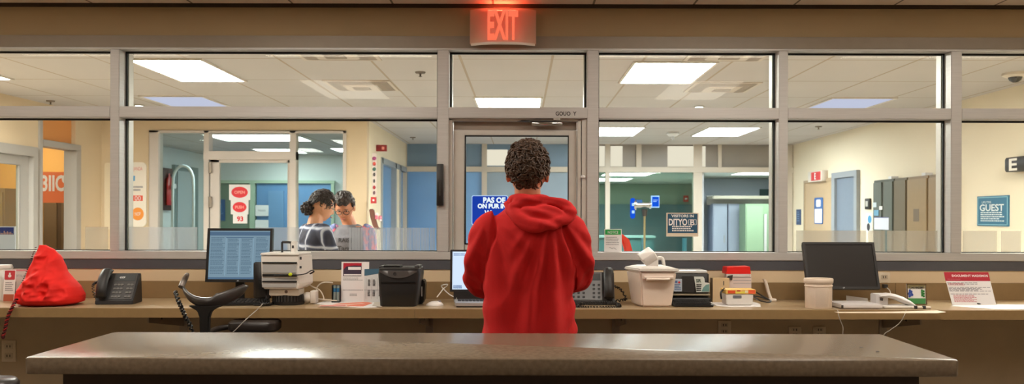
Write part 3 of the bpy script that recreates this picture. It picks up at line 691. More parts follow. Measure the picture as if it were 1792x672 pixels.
# ------------------------------------------------------------------ things seen through the wide left window
def flat(name, label, cat, px0, px1, py0, py1, D, m, thick=0.01, rad=0.0, draw=None, face=0):
    xa, xb, za, zc = X(px0, D), X(px1, D), Z(py1, D, (px0+px1)/2), Z(py0, D, (px0+px1)/2)
    T = thing(name, label, cat, ((xa+xb)/2, D, (za+zc)/2)); w, h = (xb-xa)/2, (zc-za)/2
    mb = MB()
    if rad: mb.rrect(-w, w, -h, h, -thick, rad, y1=0)
    else: mb.box(-w, w, -thick, 0, -h, h)
    mb.build('panel', m, T)
    if draw: draw(T, w, h, -thick-0.002)
    return T
def dr(T, w, h, y):
    MB().text('JANDA', 0.06, 0, h*0.78, y, width=w*1.1).build('pink_print', mat('pink_print', (228, 130, 130), 0.6), T)
    MB().rect(-w*0.75, -w*0.35, h*0.42, h*0.58, y).build('blue_print', mat('blue_print', (90, 160, 210), 0.6), T)
    MB().words(-w*0.6, w*0.6, h*0.26, h*0.08, 2, y, 2, fill=0.6).build('grey_print', GREYINK, T)
    r = MB().rect(-w*0.6, w*0.6, -h*0.2, -h*0.03, y).build('red_label', mat('coral_print', (232, 96, 74), 0.6), T)
    MB().text('00', 0.08, 0, -h*0.115, y-0.002).build('lettering', PAPER, r)
    r = MB().disc(0, -h*0.6, w*0.72, h*0.2, y).build('orange_disc', mat('orange_print', (238, 148, 60), 0.6), T)
    MB().text('NOP', 0.06, 0, -h*0.6, y-0.002, width=w*0.7).build('lettering', PAPER, r)
flat('notice_board', 'tall white rounded board with an orange disc near the left frame', 'notice board', 228, 257, 284, 397, YS, mat('board_white', (246, 236, 222), 0.5), 0.02, 0.06, dr)
flat('notice_board', 'pale rounded panel partly hidden by the leftmost upright', 'notice board', 184, 200, 285, 402, YS, mat('board_cream', (232, 216, 188), 0.5), 0.02, 0.03)
flat('wall_switch', 'small grey switch plate on the wall behind the far left pane', 'switch', 155, 166, 295, 308, YS, mat('switch_plate', (206, 194, 176), 0.5), 0.015, 0, lambda T, w, h, y: MB().rect(-w*0.5, -w*0.1, -h*0.7, h*0.7, y).build('rocker', INK, T))
def dr(T, w, h, y):
    MB().box(-w*0.9, w*0.9, y-0.005, y, -h*0.95, h*0.95).build('window', mat('cabinet_dark', (70, 26, 24), 0.3), T)
    b = MB().lathe([(0.001, -h*0.75), (w*0.5, -h*0.75), (w*0.5, h*0.45), (w*0.2, h*0.6), (w*0.15, h*0.75), (0.001, h*0.75)], (0, y-0.03, 0), sy=0.3).build('extinguisher_body', mat('extinguisher_red', (190, 30, 28), 0.3), T, smooth=True)
    MB().disc(0, h*0.15, w*0.3, h*0.12, y-0.13).build('label', PAPER, b)
    MB().tube([(0, y-0.03, h*0.7), (w*0.6, y-0.05, h*0.6), (w*0.6, y-0.05, -h*0.3)], 0.012).build('hose', BLACK, T, smooth=True)
T = thing('extinguisher_cabinet', 'narrow red fire extinguisher cabinet behind the storefront glass', 'extinguisher cabinet', (-6.25, 14.98, Z(333, 15)), rotz=PI/2)
MB().box(-0.22, 0.22, -0.06, 0, -0.37, 0.37).build('panel', mat('cabinet_grey', (92, 70, 62), 0.5), T); dr(T, 0.22, 0.37, -0.062)
def oval(tx, full=True):
    def dr(T, w, h, y):
        r = MB().disc(0, 0, w*0.78, h*0.72, y).build('red_oval', mat('oval_red', (206, 30, 44), 0.5), T)
        MB().text(tx, 0.05, 0, 0, y-0.002, width=w*1.0, bold=0.002).build('lettering', mat('oval_pink', (236, 150, 140), 0.6), r)
    return dr
flat('paper_notice', 'white notice with a wide red oval, upper one on the storefront door', 'notice', 401, 438, 323, 350, YS+0.015, PAPER, 0.004, 0, oval('OPEN'))
flat('paper_notice', 'white notice with a smaller red oval, middle one on the storefront door', 'notice', 404, 435, 350, 375, YS+0.012, PAPER, 0.004, 0, oval('PUSH'))
flat('paper_notice', 'small white notice with red scribble, lowest on the storefront door', 'notice', 408, 433, 375, 391, YS+0.015, PAPER, 0.004, 0, lambda T, w, h, y: MB().text('93', 0.08, 0, 0, y, bold=0.003).build('lettering', mat('oval_red', (206, 30, 44), 0.5), T))
flat('wall_poster', 'dark blue poster on the green glass behind the storefront door', 'poster', 376, 394, 349, 386, Y9-0.02, mat('blue_poster', (32, 84, 136), 0.4), 0.01, 0, lambda T, w, h, y: MB().words(-w*0.6, w*0.6, h*0.6, -h*0.5, 5, y, 4).build('lettering', mat('poster_blue2', (90, 140, 180), 0.5), T))
flat('paper_notice', 'white sheet on the blue glass right of the green panel, upper one', 'notice', 447, 470, 359, 378, Y9-0.04, PAPER, 0.01, 0, lambda T, w, h, y: MB().text('MAIN', 0.06, 0, 0, y, width=w*1.1).build('lettering', GREYINK, T))
flat('paper_notice', 'white sheet on the blue glass right of the green panel, lower one', 'notice', 447, 470, 385, 402, Y9-0.04, PAPER, 0.01)
T = thing('shop_arch', 'pale curved tube frame standing behind the storefront glass', 'arch', (X(325, 13.0), 12.9, 0))
r_ = 18*13/F; pts = [(-r_, 0, 0.0), (-r_, 0, Z(330, 13))] + [(-r_*math.cos(PI*k/10), 0, Z(320, 13)+0.24*math.sin(PI*k/10)) for k in range(1, 10)] + [(r_, 0, Z(330, 13)), (r_, 0, 0)]
MB().tube(pts, 0.022).build('tube', mat('pale_tube', (216, 226, 228), 0.3), T, smooth=True)
for s_ in (-1, 1): MB().cyl((s_*r_, 0, 0), 0.07, 0.02).build('foot', mat('pale_tube', (216, 226, 228), 0.3), T, smooth=True)
# corridor corner: alarm box, leaflets, alarm pull, leaflet pocket
flat('exit_sign', 'small dark red sign high on the corridor corner', 'sign', 659, 677, 254, 265, 11.4, mat('maroon_sign', (132, 24, 28), 0.5), 0.05, 0, lambda T, w, h, y: MB().rect(w*0.1, w*0.6, -h*0.5, h*0.4, y).build('symbol', mat('oval_pink', (236, 150, 140), 0.6), T))
def dr(T, w, h, y):
    for k, (zz, c, s_) in enumerate(((0.75, (150, 60, 110), .9), (0.5, (190, 70, 60), .7), (0.25, (60, 100, 90), .8), (0.0, (70, 66, 70), .5), (-0.3, (60, 60, 66), .4), (-0.6, (160, 40, 50), .6), (-0.85, (90, 60, 70), .5))):
        MB().ell((0, y, h*zz), w*s_, 0.01, h*0.09).build('ornament', mat('ornament%d' % k, c, 0.5), T, smooth=True)
flat('hanging_ornament', 'narrow white strip of small coloured ornaments on the corridor corner', 'ornament', 651, 659, 268, 343, YS-0.01, mat('strip_white', (222, 208, 200), 0.6), 0.01, 0, dr)
flat('alarm_pull', 'small red fire alarm box at the corridor corner', 'fire alarm', 650, 659, 345, 356, YS-0.01, mat('alarm_red', (176, 30, 34), 0.4), 0.05, 0, lambda T, w, h, y: MB().rect(-w*0.3, w*0.4, -h*0.3, h*0.3, y).build('handle', PAPER, T))
T = thing('wall_phone', 'brown handset hanging on the corridor corner with pink flowers', 'handset', (X(656, YS-0.1), YS-0.02, Z(385, YS-0.1)))
MB().loft([[(x+dx, y, z) for dx, y in ((-0.03, 0), (0.03, 0), (0.03, -0.05), (-0.03, -0.05))] for x, z in ((-0.05, 0.13), (-0.03, 0.02), (0.0, -0.08), (0.03, -0.12))]).build('handset', mat('brown_handset', (110, 66, 54), 0.5), T, bevel=0.01)
for k in range(7): MB().ell((0.03+0.03*math.cos(k*2.1), -0.05, 0.03+0.035*math.sin(k*1.7)), 0.022, 0.015, 0.022, 10, 6).build('blossom', mat('blossom%d' % (k % 2), ((216, 120, 140), (232, 206, 206))[k % 2], 0.7), T, smooth=True)
T.location.z = Z(385, YS)
# skyline postcard at far left, leaning behind the pane
T = thing('desk_calendar', 'white card with a dark blue night skyline, behind the far left pane', 'card', (X(4, 4.84), 4.86, zs1), rot=(0, 0, 0))
MB().box(-0.09, 0.066, -0.008, 0, 0, 0.132).build('card', mat('card_white', (214, 216, 226), 0.6), T); k = MB().rect(-0.09, 0.058, 0.085, 0.126, -0.009).build('skyline_picture', mat('night_blue', (34, 52, 122), 0.5), T)
m = MB(); rn = random.Random(3)
for i in range(16):
    x = -0.088+i*0.009; m.rect(x, x+0.006, 0.086, 0.090+rn.random()*0.016, -0.0095)
m.build('skyline', mat('skyline_lights', (190, 150, 140), 0.6), k)

# ------------------------------------------------------------------ things seen right of the door
kx = 8.6
T = thing('screen_kiosk', 'thin pole carrying two small blue screens on a steel bracket', 'kiosk', (X(1128, kx), kx, 0))
zb_ = Z(362, kx); k_ = kx/F
MB().lathe([(0.001, 0), (0.2, 0), (0.19, 0.015), (0.02, 0.03), (0.001, 0.03)]).build('base', DKGREY, T, smooth=True)
MB().cyl((0, 0, 0.02), 0.011, zb_-0.06, n=10).build('pole', mat('pole_olive', (132, 124, 92), 0.4, 0.5), T, smooth=True)
MB().cyl((0, 0, zb_-0.09), 0.022, 0.07, r2=0.03, n=14).build('neck', SATIN, T, smooth=True)
MB().cyl((-17*k_, 0, zb_+0.02), 0.026, 26*k_, 'x', 16).build('bracket', CHROME, T, smooth=True)
MB().cyl((-19*k_, 0, zb_+0.02), 0.05, 4*k_, 'x', 18).build('left_hub', CHROME, T, smooth=True)
MB().cyl((8*k_, 0, zb_+0.02), 0.036, 3*k_, 'x', 18).build('right_hub', CHROME, T, smooth=True)
BSC = glow('blue_screen', (20, 90, 235), 1.0); BSW = glow('screen_text', (190, 225, 255), 1.1)
sA = MB().rbox(-25*k_, -17*k_, -0.03, 0.02, zb_-20*k_, zb_+16*k_, 0.03, axis='y').build('left_screen', BSC, T, smooth=True)
m = MB(); m.rect(-23*k_, -18.5*k_, zb_+2*k_, zb_+7*k_, -0.032); m.rect(-23*k_, -18.5*k_, zb_-11*k_, zb_-6*k_, -0.032); m.build('icons', BSW, sA)
MB().box(-16*k_, -4*k_, 0.0, 0.02, zb_+2*k_, zb_+13*k_).build('middle_screen', mat('dim_blue_screen', (32, 74, 130), 0.3), T)
sB = MB().box(11*k_, 25*k_, -0.03, 0.0, zb_-1*k_, zb_+20*k_).build('right_screen', mat('screen_bezel', (120, 160, 220), 0.4), T)
MB().rect(12.5*k_, 24*k_, zb_+1*k_, zb_+18*k_, -0.031).build('display', BSC, sB); MB().words(14*k_, 22*k_, zb_+13*k_, zb_+8*k_, 2, -0.033, 2).build('icons', BSW, sB)
# green desk-top notice and blue notice stuck on the glass
def dr(T, w, h, y):
    g_ = MB().rect(-w*0.9, w*0.9, h*0.55, h*0.95, y).build('green_header', mat('green_print', (28, 160, 70), 0.5), T)
    MB().text('NOTICE', 0.02, 0, h*0.74, y-0.0015, width=w*1.2).build('lettering', PAPER, g_)
    MB().words(-w*0.8, w*0.8, h*0.35, -h*0.4, 5, y, 8, fill=0.3).build('text_lines', GREYINK, T)
    MB().tube([(-w*0.4, y, -h*0.5), (-w*0.1, y, -h*0.62), (w*0.1, y, -h*0.55), (w*0.4, y, -h*0.7)], 0.0008).build('signature', INK, T)
flat('window_notice', 'white notice with a green heading at the lower left of the glass', 'notice', 1057.5, 1088, 401, 443, GY-0.005, PAPER, 0.002, 0, dr)
def dr(T, w, h, y):
    b_ = MB().rect(-w*0.92, w*0.94, -h*0.70, h*0.92, y).build('blue_field', mat('notice_blue', (38, 82, 110), 0.5), T)
    m = MB(); m.text('VISITORS IN', 0.02, 0, h*0.74, y-0.001, width=w*1.4, bold=0.0006); m.text('DITYO', 0.05, -w*0.28, h*0.22, y-0.001, width=w*1.15, bold=0.0016); m.text('B', 0.046, w*0.62, h*0.2, y-0.001, bold=0.001)
    m.words(-w*0.65, w*0.75, -h*0.1, -h*0.62, 3, y-0.001, 9, fill=0.6, wl=(0.05, 0.1)); m.build('lettering', PAPER, b_)
    m = MB()
    for z_ in (h*0.42, h*0.0): m.rect(w*0.38, w*0.86, z_-0.0012, z_+0.0012, y-0.001)
    for x_ in (w*0.38, w*0.86): m.rect(x_-0.0012, x_+0.0012, 0, h*0.42, y-0.001)
    m.build('letter_border', PAPER, b_)
flat('window_notice', 'cream-edged dark blue notice with white lettering on the glass', 'notice', 1166, 1222, 372.5, 414, GY-0.005, mat('notice_cream', (222, 206, 184), 0.6), 0.003, 0, dr)
# lit blue sign on the door glass
ds = thing('door_sign', 'lit blue sign with white block letters hanging on the door glass', 'sign', (X(857, DY), DY+0.012, Z(368, DY)))
w, h = X(889, DY)-X(857, DY), (Z(342, DY)-Z(394, DY))/2
MB().rrect(-w, w, -h, h, 0, 0.01, y1=0.006).build('border', glow('sign_border', (190, 220, 255), 0.85), ds)
MB().rrect(-w+0.004, w-0.004, -h+0.004, h-0.004, -0.001, 0.008).build('blue_field', glow('sign_blue', (34, 72, 190), 0.75), ds)
m = MB(); m.text('PAS OE', 0.04, 0.025, h*0.68, -0.003, width=0.125, bold=0.002); m.text('ON PUR IN', 0.034, 0.012, h*0.28, -0.003, width=0.16, bold=0.002); m.text('W', 0.04, -0.01, -h*0.2, -0.003, width=0.04, bold=0.002)
m.build('lettering', glow('sign_letters', (236, 248, 255), 1.0), ds)
# furniture in the green back room
T = thing('swivel_chair', 'bright red chair behind the lower left of the right-hand glass', 'chair', (X(1094, 6.6), 6.6, 0))
MB().loft([[(x+dx, y, z) for dx, y in ((-0.03, -0.03), (0.03, -0.03), (0.03, 0.03), (-0.03, 0.03))] for x, z in ((-0.06, 1.32), (0.0, 1.27), (0.035, 1.15), (0.04, 0.95), (0.04, 0.8))]).build('back_frame', mat('chair_red', (214, 62, 48), 0.4), T, bevel=0.012)
MB().rbox(-0.22, 0.22, -0.2, 0.2, 0.74, 0.80, 0.06).build('seat', mat('chair_red', (214, 62, 48), 0.4), T, smooth=True)
MB().cyl((0, 0, 0.03), 0.025, 0.71).build('column', CHROME, T, smooth=True); MB().lathe([(0.001, 0), (0.24, 0), (0.22, 0.02), (0.03, 0.04), (0.001, 0.04)]).build('base', CHROME, T, smooth=True)
for k, (px, pw, c, yy) in enumerate(((1125, 7, (130, 180, 214), 15.2), (1198, 8, (110, 170, 200), 15.0), (1214, 6, (150, 196, 190), 15.4))):
    T = thing('bollard', ('light blue upright cylinder behind the kiosk pole', 'light blue upright cylinder below the blue notice, the left one', 'pale green upright cylinder below the blue notice, the right one')[k], 'post', (X(px, yy), yy, 0))
    r_ = pw*yy/F/2; MB().cyl((0, 0, 0.02), r_, Z(416, yy)-0.02).build('tube', mat('bollard%d' % k, c, 0.4), T, smooth=True); MB().cyl((0, 0, 0), r_*1.3, 0.02).build('foot', ALU, T, smooth=True)
for k, (x, y, w_, z_) in enumerate(((1.9, 17.5, 1.6, 1.05),)):
    T = thing('service_counter', ('teal service counter deep in the green back room', 'teal service counter behind the glass of the middle door')[k], 'counter', (x, y, 0))
    MB().box(-w_/2, w_/2, 0, 0.5, 0, z_-0.04).build('body', mat('teal_counter', (70, 112, 118), 0.4, var=0.1, vscale=3), T); MB().box(-w_/2-0.03, w_/2+0.03, -0.04, 0.54, z_-0.04, z_).build('worktop', mat('pale_teal_top', (160, 190, 190), 0.3), T)
    MB().box(-w_/2+0.05, -0.02, -0.012, 0, 0.06, z_-0.08).build('door', mat('teal_counter2', (84, 126, 132), 0.4), T); MB().box(0.02, w_/2-0.05, -0.012, 0, 0.06, z_-0.08).build('door', mat('teal_counter2', (84, 126, 132), 0.4), T)
T = thing('alarm_pull', 'small red alarm box on the sage green wall far behind the glass', 'fire alarm', (X(1201, 21.8), 21.9, Z(347, 21.8)))
MB().box(-0.06, 0.06, -0.06, 0, -0.08, 0.08).build('housing', mat('alarm_red2', (200, 60, 40), 0.4), T); MB().box(-0.03, 0.03, -0.075, -0.06, -0.02, 0.02).build('handle', PAPER, T)
# pale blue bay: wide bulkhead shelf, lockers, green cabinet
T = thing('wall_shelf', 'long cream shelf over the lockers in the pale blue bay', 'shelf', (0, 18.0, Z(349, 18.0)))
xa, xb = X(1242, 18), 5.45
MB().box(xa, xb, -0.3, 0.3, 0.02, 0.08).build('board', mat('cream_shelf', (226, 214, 190), 0.5), T, bevel=0.02); MB().box(xa, xb, 0.3, 0.34, -0.1, 0.1).build('back_rail', ALU2, T)
for x_ in (xa+0.3, xb-0.3): MB().box(x_-0.02, x_+0.02, 0.34, 0.9, -0.05, 0.1).build('bracket', ALU2, T)
for k, (a, b) in enumerate(((1247, 1273), (1274, 1301))):
    T = thing('locker', ('pale blue-grey locker in the far bay, the left one', 'pale blue-grey locker in the far bay, beside the green cabinet')[k], 'locker', (X((a+b)/2, 18.1), 18.1, 0))
    w_ = (b-a)*18.1/F/2; MB().box(-w_+.005, w_-.005, 0, 0.5, 0, 1.72).build('carcass', mat('locker_grey', (176, 184, 200), 0.5), T); MB().box(-w_+0.02, w_-0.02, -0.015, 0, 0.06, 1.68).build('door', mat('locker_door', (186, 194, 208), 0.5), T); MB().box(w_-0.08, w_-0.06, -0.03, -0.015, 0.9, 1.05).build('handle', ALU, T)
T = thing('green_cabinet', 'pale green cabinet right of the lockers in the far bay', 'cabinet', (X(1325, 17.3), 17.3, 0))
w_ = 20*17.6/F; MB().box(-w_, w_, 0, 0.5, 0, Z(356, 17.6)).build('carcass', mat('pale_green', (138, 162, 126), 0.5), T); MB().box(-w_+0.02, w_-0.12, -0.015, 0, 0.06, 1.66).build('door', mat('pale_green_door', (146, 170, 134), 0.5), T); MB().box(w_-0.1, w_-0.05, -0.04, -0.015, 0.6, 1.5).build('handle', ALU2, T)
flat('wall_plate', 'small dark green plate above the shelf in the far bay', 'plate', 1329, 1345, 331, 344, 18.88, mat('dark_green_plate', (72, 100, 96), 0.4), 0.02)
# ------------------------------------------------------------------ foreground counter
STONE = mat('speckled_brown_stone', (118, 103, 86), 0.26, var=0.16, vscale=60, spec=0.32, coat=0.0, bump=0.03, bscale=14)
T = thing('front_counter', 'long freestanding counter with polished brown-grey top, nearest the camera', 'counter', (-0.1, 3.03, 0), rotz=-0.002)
MB().rbox(-1.485, 1.495, -0.30, 0.30, 0.941, 0.995, 0.012).build('countertop', STONE, T, smooth=True)
for q_ in ((1.285, -0.04), (1.305, -0.13)): MB().cyl((q_[0], q_[1], 0.995), 0.006, 0.001, n=12).build('screw_cap', INK, T)
MB().box(-1.40, 1.40, -0.23, 0.26, 0.09, 0.941).build('body', mat('dark_walnut_panel', (52, 34, 24), 0.55, var=0.1, vscale=8, stretch=(1, 1, 12)), T, bevel=0.004)
MB().box(-1.36, 1.36, -0.19, 0.22, 0.0, 0.09).build('plinth', SATIN, T)
# ------------------------------------------------------------------ long desk along the partition
xs1, xs2 = X(726, 4.19), X(1646, 4.19)
for k, (a, b, lab) in enumerate(((-4.2, xs1, 'tan laminate worktop left of the black dispenser seam'), (xs1, xs2, 'tan laminate worktop in the middle, carrying the laptop'), (xs2, 4.2, 'tan laminate worktop at right, under the red-headed leaflet'))):
    T = thing('worktop', lab, 'worktop', ((a+b)/2, 4.19, 0)); h = (b-a)/2-0.0006
    MB().box(-h, h, 0.0, PW-4.19-0.001, 0.950, 0.9955).build('board', WOODTOP, T, bevel=0.0015)
    MB().box(-h, h, -0.0035, -0.0003, 0.949, 0.9935).build('edge_strip', EDGE, T)
    MB().box(-h, h, PW-4.19-0.02, PW-4.19-0.001, 0.9955, Z(493, PW)).build('backsplash', mat('backsplash_tan', (138, 112, 76), 0.5, var=0.05), T, bevel=0.001)
BRK = mat('bracket_metal', (150, 140, 128), 0.4, 0.4)
for px, lab in ((1545, 'grey steel shelf bracket under the desk near the white handset'), (1078, 'grey steel shelf bracket under the desk behind the right phone'), (752, 'grey steel shelf bracket under the worktop seam'), (322, 'grey steel shelf bracket under the desk behind the black chair')):
    x = X(px, 4.71); T = thing('shelf_bracket', lab, 'bracket', (x, PW, 0.95))
    m = MB(); m.loft([[(s, -0.001, 0), (s, -0.45, 0), (s, -0.45, -0.035), (s, -0.001, -0.11)] for s in (-0.004, 0.004)]); m.build('gusset', BRK, T)
    MB().box(-0.02, 0.02, -0.45, -0.001, -0.006, 0).build('arm', BRK, T); MB().box(-0.02, 0.02, -0.007, -0.001, -0.34, -0.006).build('wall_plate', BRK, T)
    for q in (-0.12, -0.3): MB().cyl((-0.006, q, -0.03), 0.008, 0.012, 'x', 10).build('bolt', INK, T, smooth=True)
OUT = mat('outlet_plate', (206, 192, 170), 0.45)
def outlet(px, py, w, h, lab, y=PW):
    T = thing('wall_outlet', lab, 'outlet', (X(px, y), y, Z(py, y, px)))
    MB().rbox(-w/2, w/2, -0.006, 0, -h/2, h/2, 0.004, axis='y').build('face_plate', OUT, T, smooth=True)
    for s in (-1, 1):
        r = MB().rrect(-w*0.27, w*0.27, s*h*0.22-h*0.13, s*h*0.22+h*0.13, -0.0085, 0.004, y1=-0.006).build('socket', mat('socket_face', (188, 174, 152), 0.4), T)
        MB().box(-w*0.13, -w*0.07, -0.0095, -0.0085, s*h*0.22-0.006, s*h*0.22+0.006).box(w*0.07, w*0.13, -0.0095, -0.0085, s*h*0.22-0.006, s*h*0.22+0.006).build('slots', INK, r)
    return T
outlet(17, 614, 0.078, 0.118, 'double wall outlet low at far left below the red bag')
outlet(1547, 491, 0.066, 0.09, 'white wall outlet above the desk right of the black monitor')
outlet(1268, 574, 0.072, 0.08, 'wall outlet under the desk below the tape dispenser')
outlet(1391, 581, 0.072, 0.06, 'dim brown outlet under the desk below the paper tub, the left one'); outlet(1434, 581, 0.072, 0.06, 'dim brown outlet under the desk below the paper tub, the middle one')
# ------------------------------------------------------------------ red bag
def red_bag():
    p = on_desk(85, 536); k = p.y/F; T = thing('red_bag', 'bright red soft fabric bag slumped on the left end of the desk', 'bag', (X(84, p.y+0.055), p.y+0.085, 0.9965))
    R = [(540, 40, 122, .10), (534, 30, 140, .12), (522, 29, 142, .115), (508, 36, 136, .10), (494, 42, 122, .085), (480, 48, 112, .07), (466, 53, 108, .055), (452, 58, 101, .042), (441, 62, 89, .028), (434, 65, 76, .012)]
    rings = []; N = 96; M_ = 70
    for r_ in range(M_+1):
        py = 540-(540-433.5)*r_/M_
        for i in range(len(R)-1):
            if R[i][0] >= py >= R[i+1][0] or i == len(R)-2:
                t = max(0, min(1, (R[i][0]-py)/(R[i][0]-R[i+1][0]))); a = R[i][1]*(1-t)+R[i+1][1]*t; b = R[i][2]*(1-t)+R[i+1][2]*t; d = R[i][3]*(1-t)+R[i+1][3]*t
                if R[i][0] >= py >= R[i+1][0]: break
        z = max(0.0, (539-py)*k); c = ((a+b)/2-85)*k; w = (b-a)/2*k; rr = []
        for i in range(N):
            t = 2*PI*i/N; ct_, st_ = math.cos(t), math.sin(t)
            x, y = c+w*math.copysign(abs(ct_)**0.8, ct_), d*math.copysign(abs(st_)**0.9, st_)
            px_ = 85+x/k; front = max(0, -st_)
            seam = 503-24*math.exp(-((px_-84)/26)**2)      # arc of the seam in the picture
            below = 1/(1+math.exp(-(py-seam)/2.0)); g = min(1, z/0.03)*min(1, (py-433)/20)
            wrinkle = 1-abs(noise.noise(Vector((x*11+z*7, 2.0, z*10-x*6))))*3.2
            wr2 = 1-abs(noise.noise(Vector((x*22-z*12, 5.0, z*20+x*12))))*3
            off = front*g*(below*(0.012+0.036*wrinkle+0.012*wr2)+(1-below)*(0.018*wrinkle+0.004*wr2))
            rr.append((x+0.004*noise.noise(Vector((z*30, 0, ct_*2))), y-off, z))
        rings.append(rr)
    RED = mat('bright_red_canvas', (228, 26, 16), 0.8, bump=0.3, bscale=500, var=0.05)
    o = MB().loft(rings).build('fabric_body', RED, T, smooth=180)
    def surf(px, py, off=0.004):
        for i in range(len(R)-1):
            if R[i][0] >= py >= R[i+1][0]:
                t = (R[i][0]-py)/(R[i][0]-R[i+1][0]); a = R[i][1]*(1-t)+R[i+1][1]*t; b = R[i][2]*(1-t)+R[i+1][2]*t; d = R[i][3]*(1-t)+R[i+1][3]*t
                u = max(-0.999, min(0.999, (px-(a+b)/2)/((b-a)/2))); return Vector(((px-85)*k, -d*(1-abs(u)**2.4)**0.5-off, (539-py)*k))
    MB().tube([surf(50+i*2.8, 503-24*math.exp(-((50+i*2.8-84)/26)**2), 0.012) for i in range(21)], 0.0028).build('seam', mat('dark_red_seam', (170, 16, 12), 0.8), T, smooth=True)
    for i in range(22):
        py = 437+i*3.9; t = [surf(0, py)]
        for q in range(len(R)-1):
            if R[q][0] >= py >= R[q+1][0]: a = R[q][1]+(R[q+1][1]-R[q][1])*(R[q][0]-py)/(R[q][0]-R[q+1][0])
        m = MB(); m.tube([((a-85-0.5)*k, -0.02, (539-py)*k), ((a-85-3)*k, -0.026, (539-py-1)*k)], 0.0022, 5)
        m.build('stitch', mat('dark_maroon_cord', (70, 12, 14), 0.8), T)
    return T
red_bag()
T = thing('braided_cord', 'dark red braided cord hanging over the desk edge below the red bag', 'cord', (0, 0, 0))
pts = [P(32, 521, 4.25), P(27, 528, 4.21), P(22, 538, 4.17), P(16, 550, 4.165), P(12, 562, 4.165), P(10, 574, 4.165), P(6, 588, 4.165)]
def resample(pts, n):
    pts = [Vector(p) for p in pts]; out = []
    for i in range(n):
        t = i/(n-1)*(len(pts)-1); j = min(int(t), len(pts)-2); f = t-j
        p0, p1, p2, p3 = pts[max(j-1, 0)], pts[j], pts[j+1], pts[min(j+2, len(pts)-1)]
        out.append(0.5*((2*p1)+(p2-p0)*f+(2*p0-5*p1+4*p2-p3)*f*f+(3*p1-p0-3*p2+p3)*f**3))
    return out
def helix(path, r, turns, n):
    path = resample(path, n); out = []
    for i, p in enumerate(path):
        t = (path[min(i+1, n-1)]-path[max(i-1, 0)]).normalized(); u = t.orthogonal() if abs(t.y) > 0.9 else Vector((0, 1, 0)).cross(t).normalized(); w = t.cross(u)
        a = 2*PI*turns*i/(n-1); out.append(p+u*r*math.cos(a)+w*r*math.sin(a))
    return out
for s in (0, 1):
    h = helix(pts, 0.005 if s == 0 else -0.005, 9, 120); MB().tube(h, 0.0042, 6).build('strand', mat('maroon_cord%d' % s, ((150, 26, 22), (70, 12, 14))[s], 0.8), T, smooth=True)
MB().ell(pts[-1], 0.010, 0.008, 0.016, 10, 8).build('tip', mat('dark_maroon_cord', (70, 12, 14), 0.8), T, smooth=True)
# ------------------------------------------------------------------ tub and cards at the far left
p = on_desk(4, 521); T = thing('paper_tub', 'white round tub cut by the left edge of the picture, behind the cards', 'tub', (X(0, 4.58), 4.58, 0.9955))
MB().lathe([(0.001, 0), (0.050, 0), (0.058, 0.165), (0.056, 0.168), (0.001, 0.166)]).build('body', WHITE, T, smooth=True); MB().lathe([(0.061, 0.165), (0.063, 0.172), (0.058, 0.186), (0.001, 0.188), (0.001, 0.166), (0.058, 0.165)]).build('lid', WHITE, T, smooth=True)
def card(name, label, cat, px0, px1, ptop, pbase, D, m, draw=None, tilt=0.14, th=0.002, rotz=0.0, cut=None):
    w = (px1-px0)*D/F/2; h = ((pbase-ptop)*D/F)/math.cos(tilt)
    T = thing(name, label, cat, (X((px0+px1)/2, D), D, 0.9965), rot=(-tilt, 0, rotz))
    mb = MB()
    if cut: mb.prism([(x*w, z*h) for x, z in cut], 0, th)
    else: mb.box(-w, w, 0, th, 0, h)
    mb.build('sheet', m, T)
    if draw: draw(T, w, h)
    return T
def dr(T, w, h):
    r = MB().rrect(-w*0.9, w*0.9, h*0.68, h*0.97, -0.001, 0.004).build('red_tab', mat('dusty_red', (196, 60, 70), 0.6), T); MB().disc(0, h*0.8, w*0.3, h*0.05, -0.002).rect(-w*0.15, w*0.15, h*0.83, h*0.90, -0.002).build('lock_symbol', PAPER, r)
    MB().words(-w*0.7, w*0.7, h*0.6, h*0.3, 5, -0.001, 3).build('text_lines', GREYINK, T); MB().rect(-w*0.9, w*0.9, 0, h*0.22, -0.001).build('brown_foot', mat('brick_print', (180, 96, 70), 0.6), T)
card('leaflet', 'narrow card with a red lock tab beside the white tub at far left', 'leaflet', 5, 25, 466, 521, 4.49, PAPER, dr, 0.1)
def dr(T, w, h):
    MB().rect(-w, w*0.9, h*0.93, h*0.98, -0.001).build('red_rule', PINKINK, T); MB().text('TWW PALASEI', 0.02, -w*0.1, h*0.78, -0.001, width=w*1.4).build('lettering', GREYINK, T); MB().rect(-w*0.5, -w*0.44, 0, h*0.6, -0.001).build('slit', INK, T)
card('leaflet', 'grey card with small lettering leaning just behind the red bag', 'leaflet', 17, 52, 465, 520, 4.53, mat('grey_card', (206, 196, 190), 0.7), dr, 0.1)
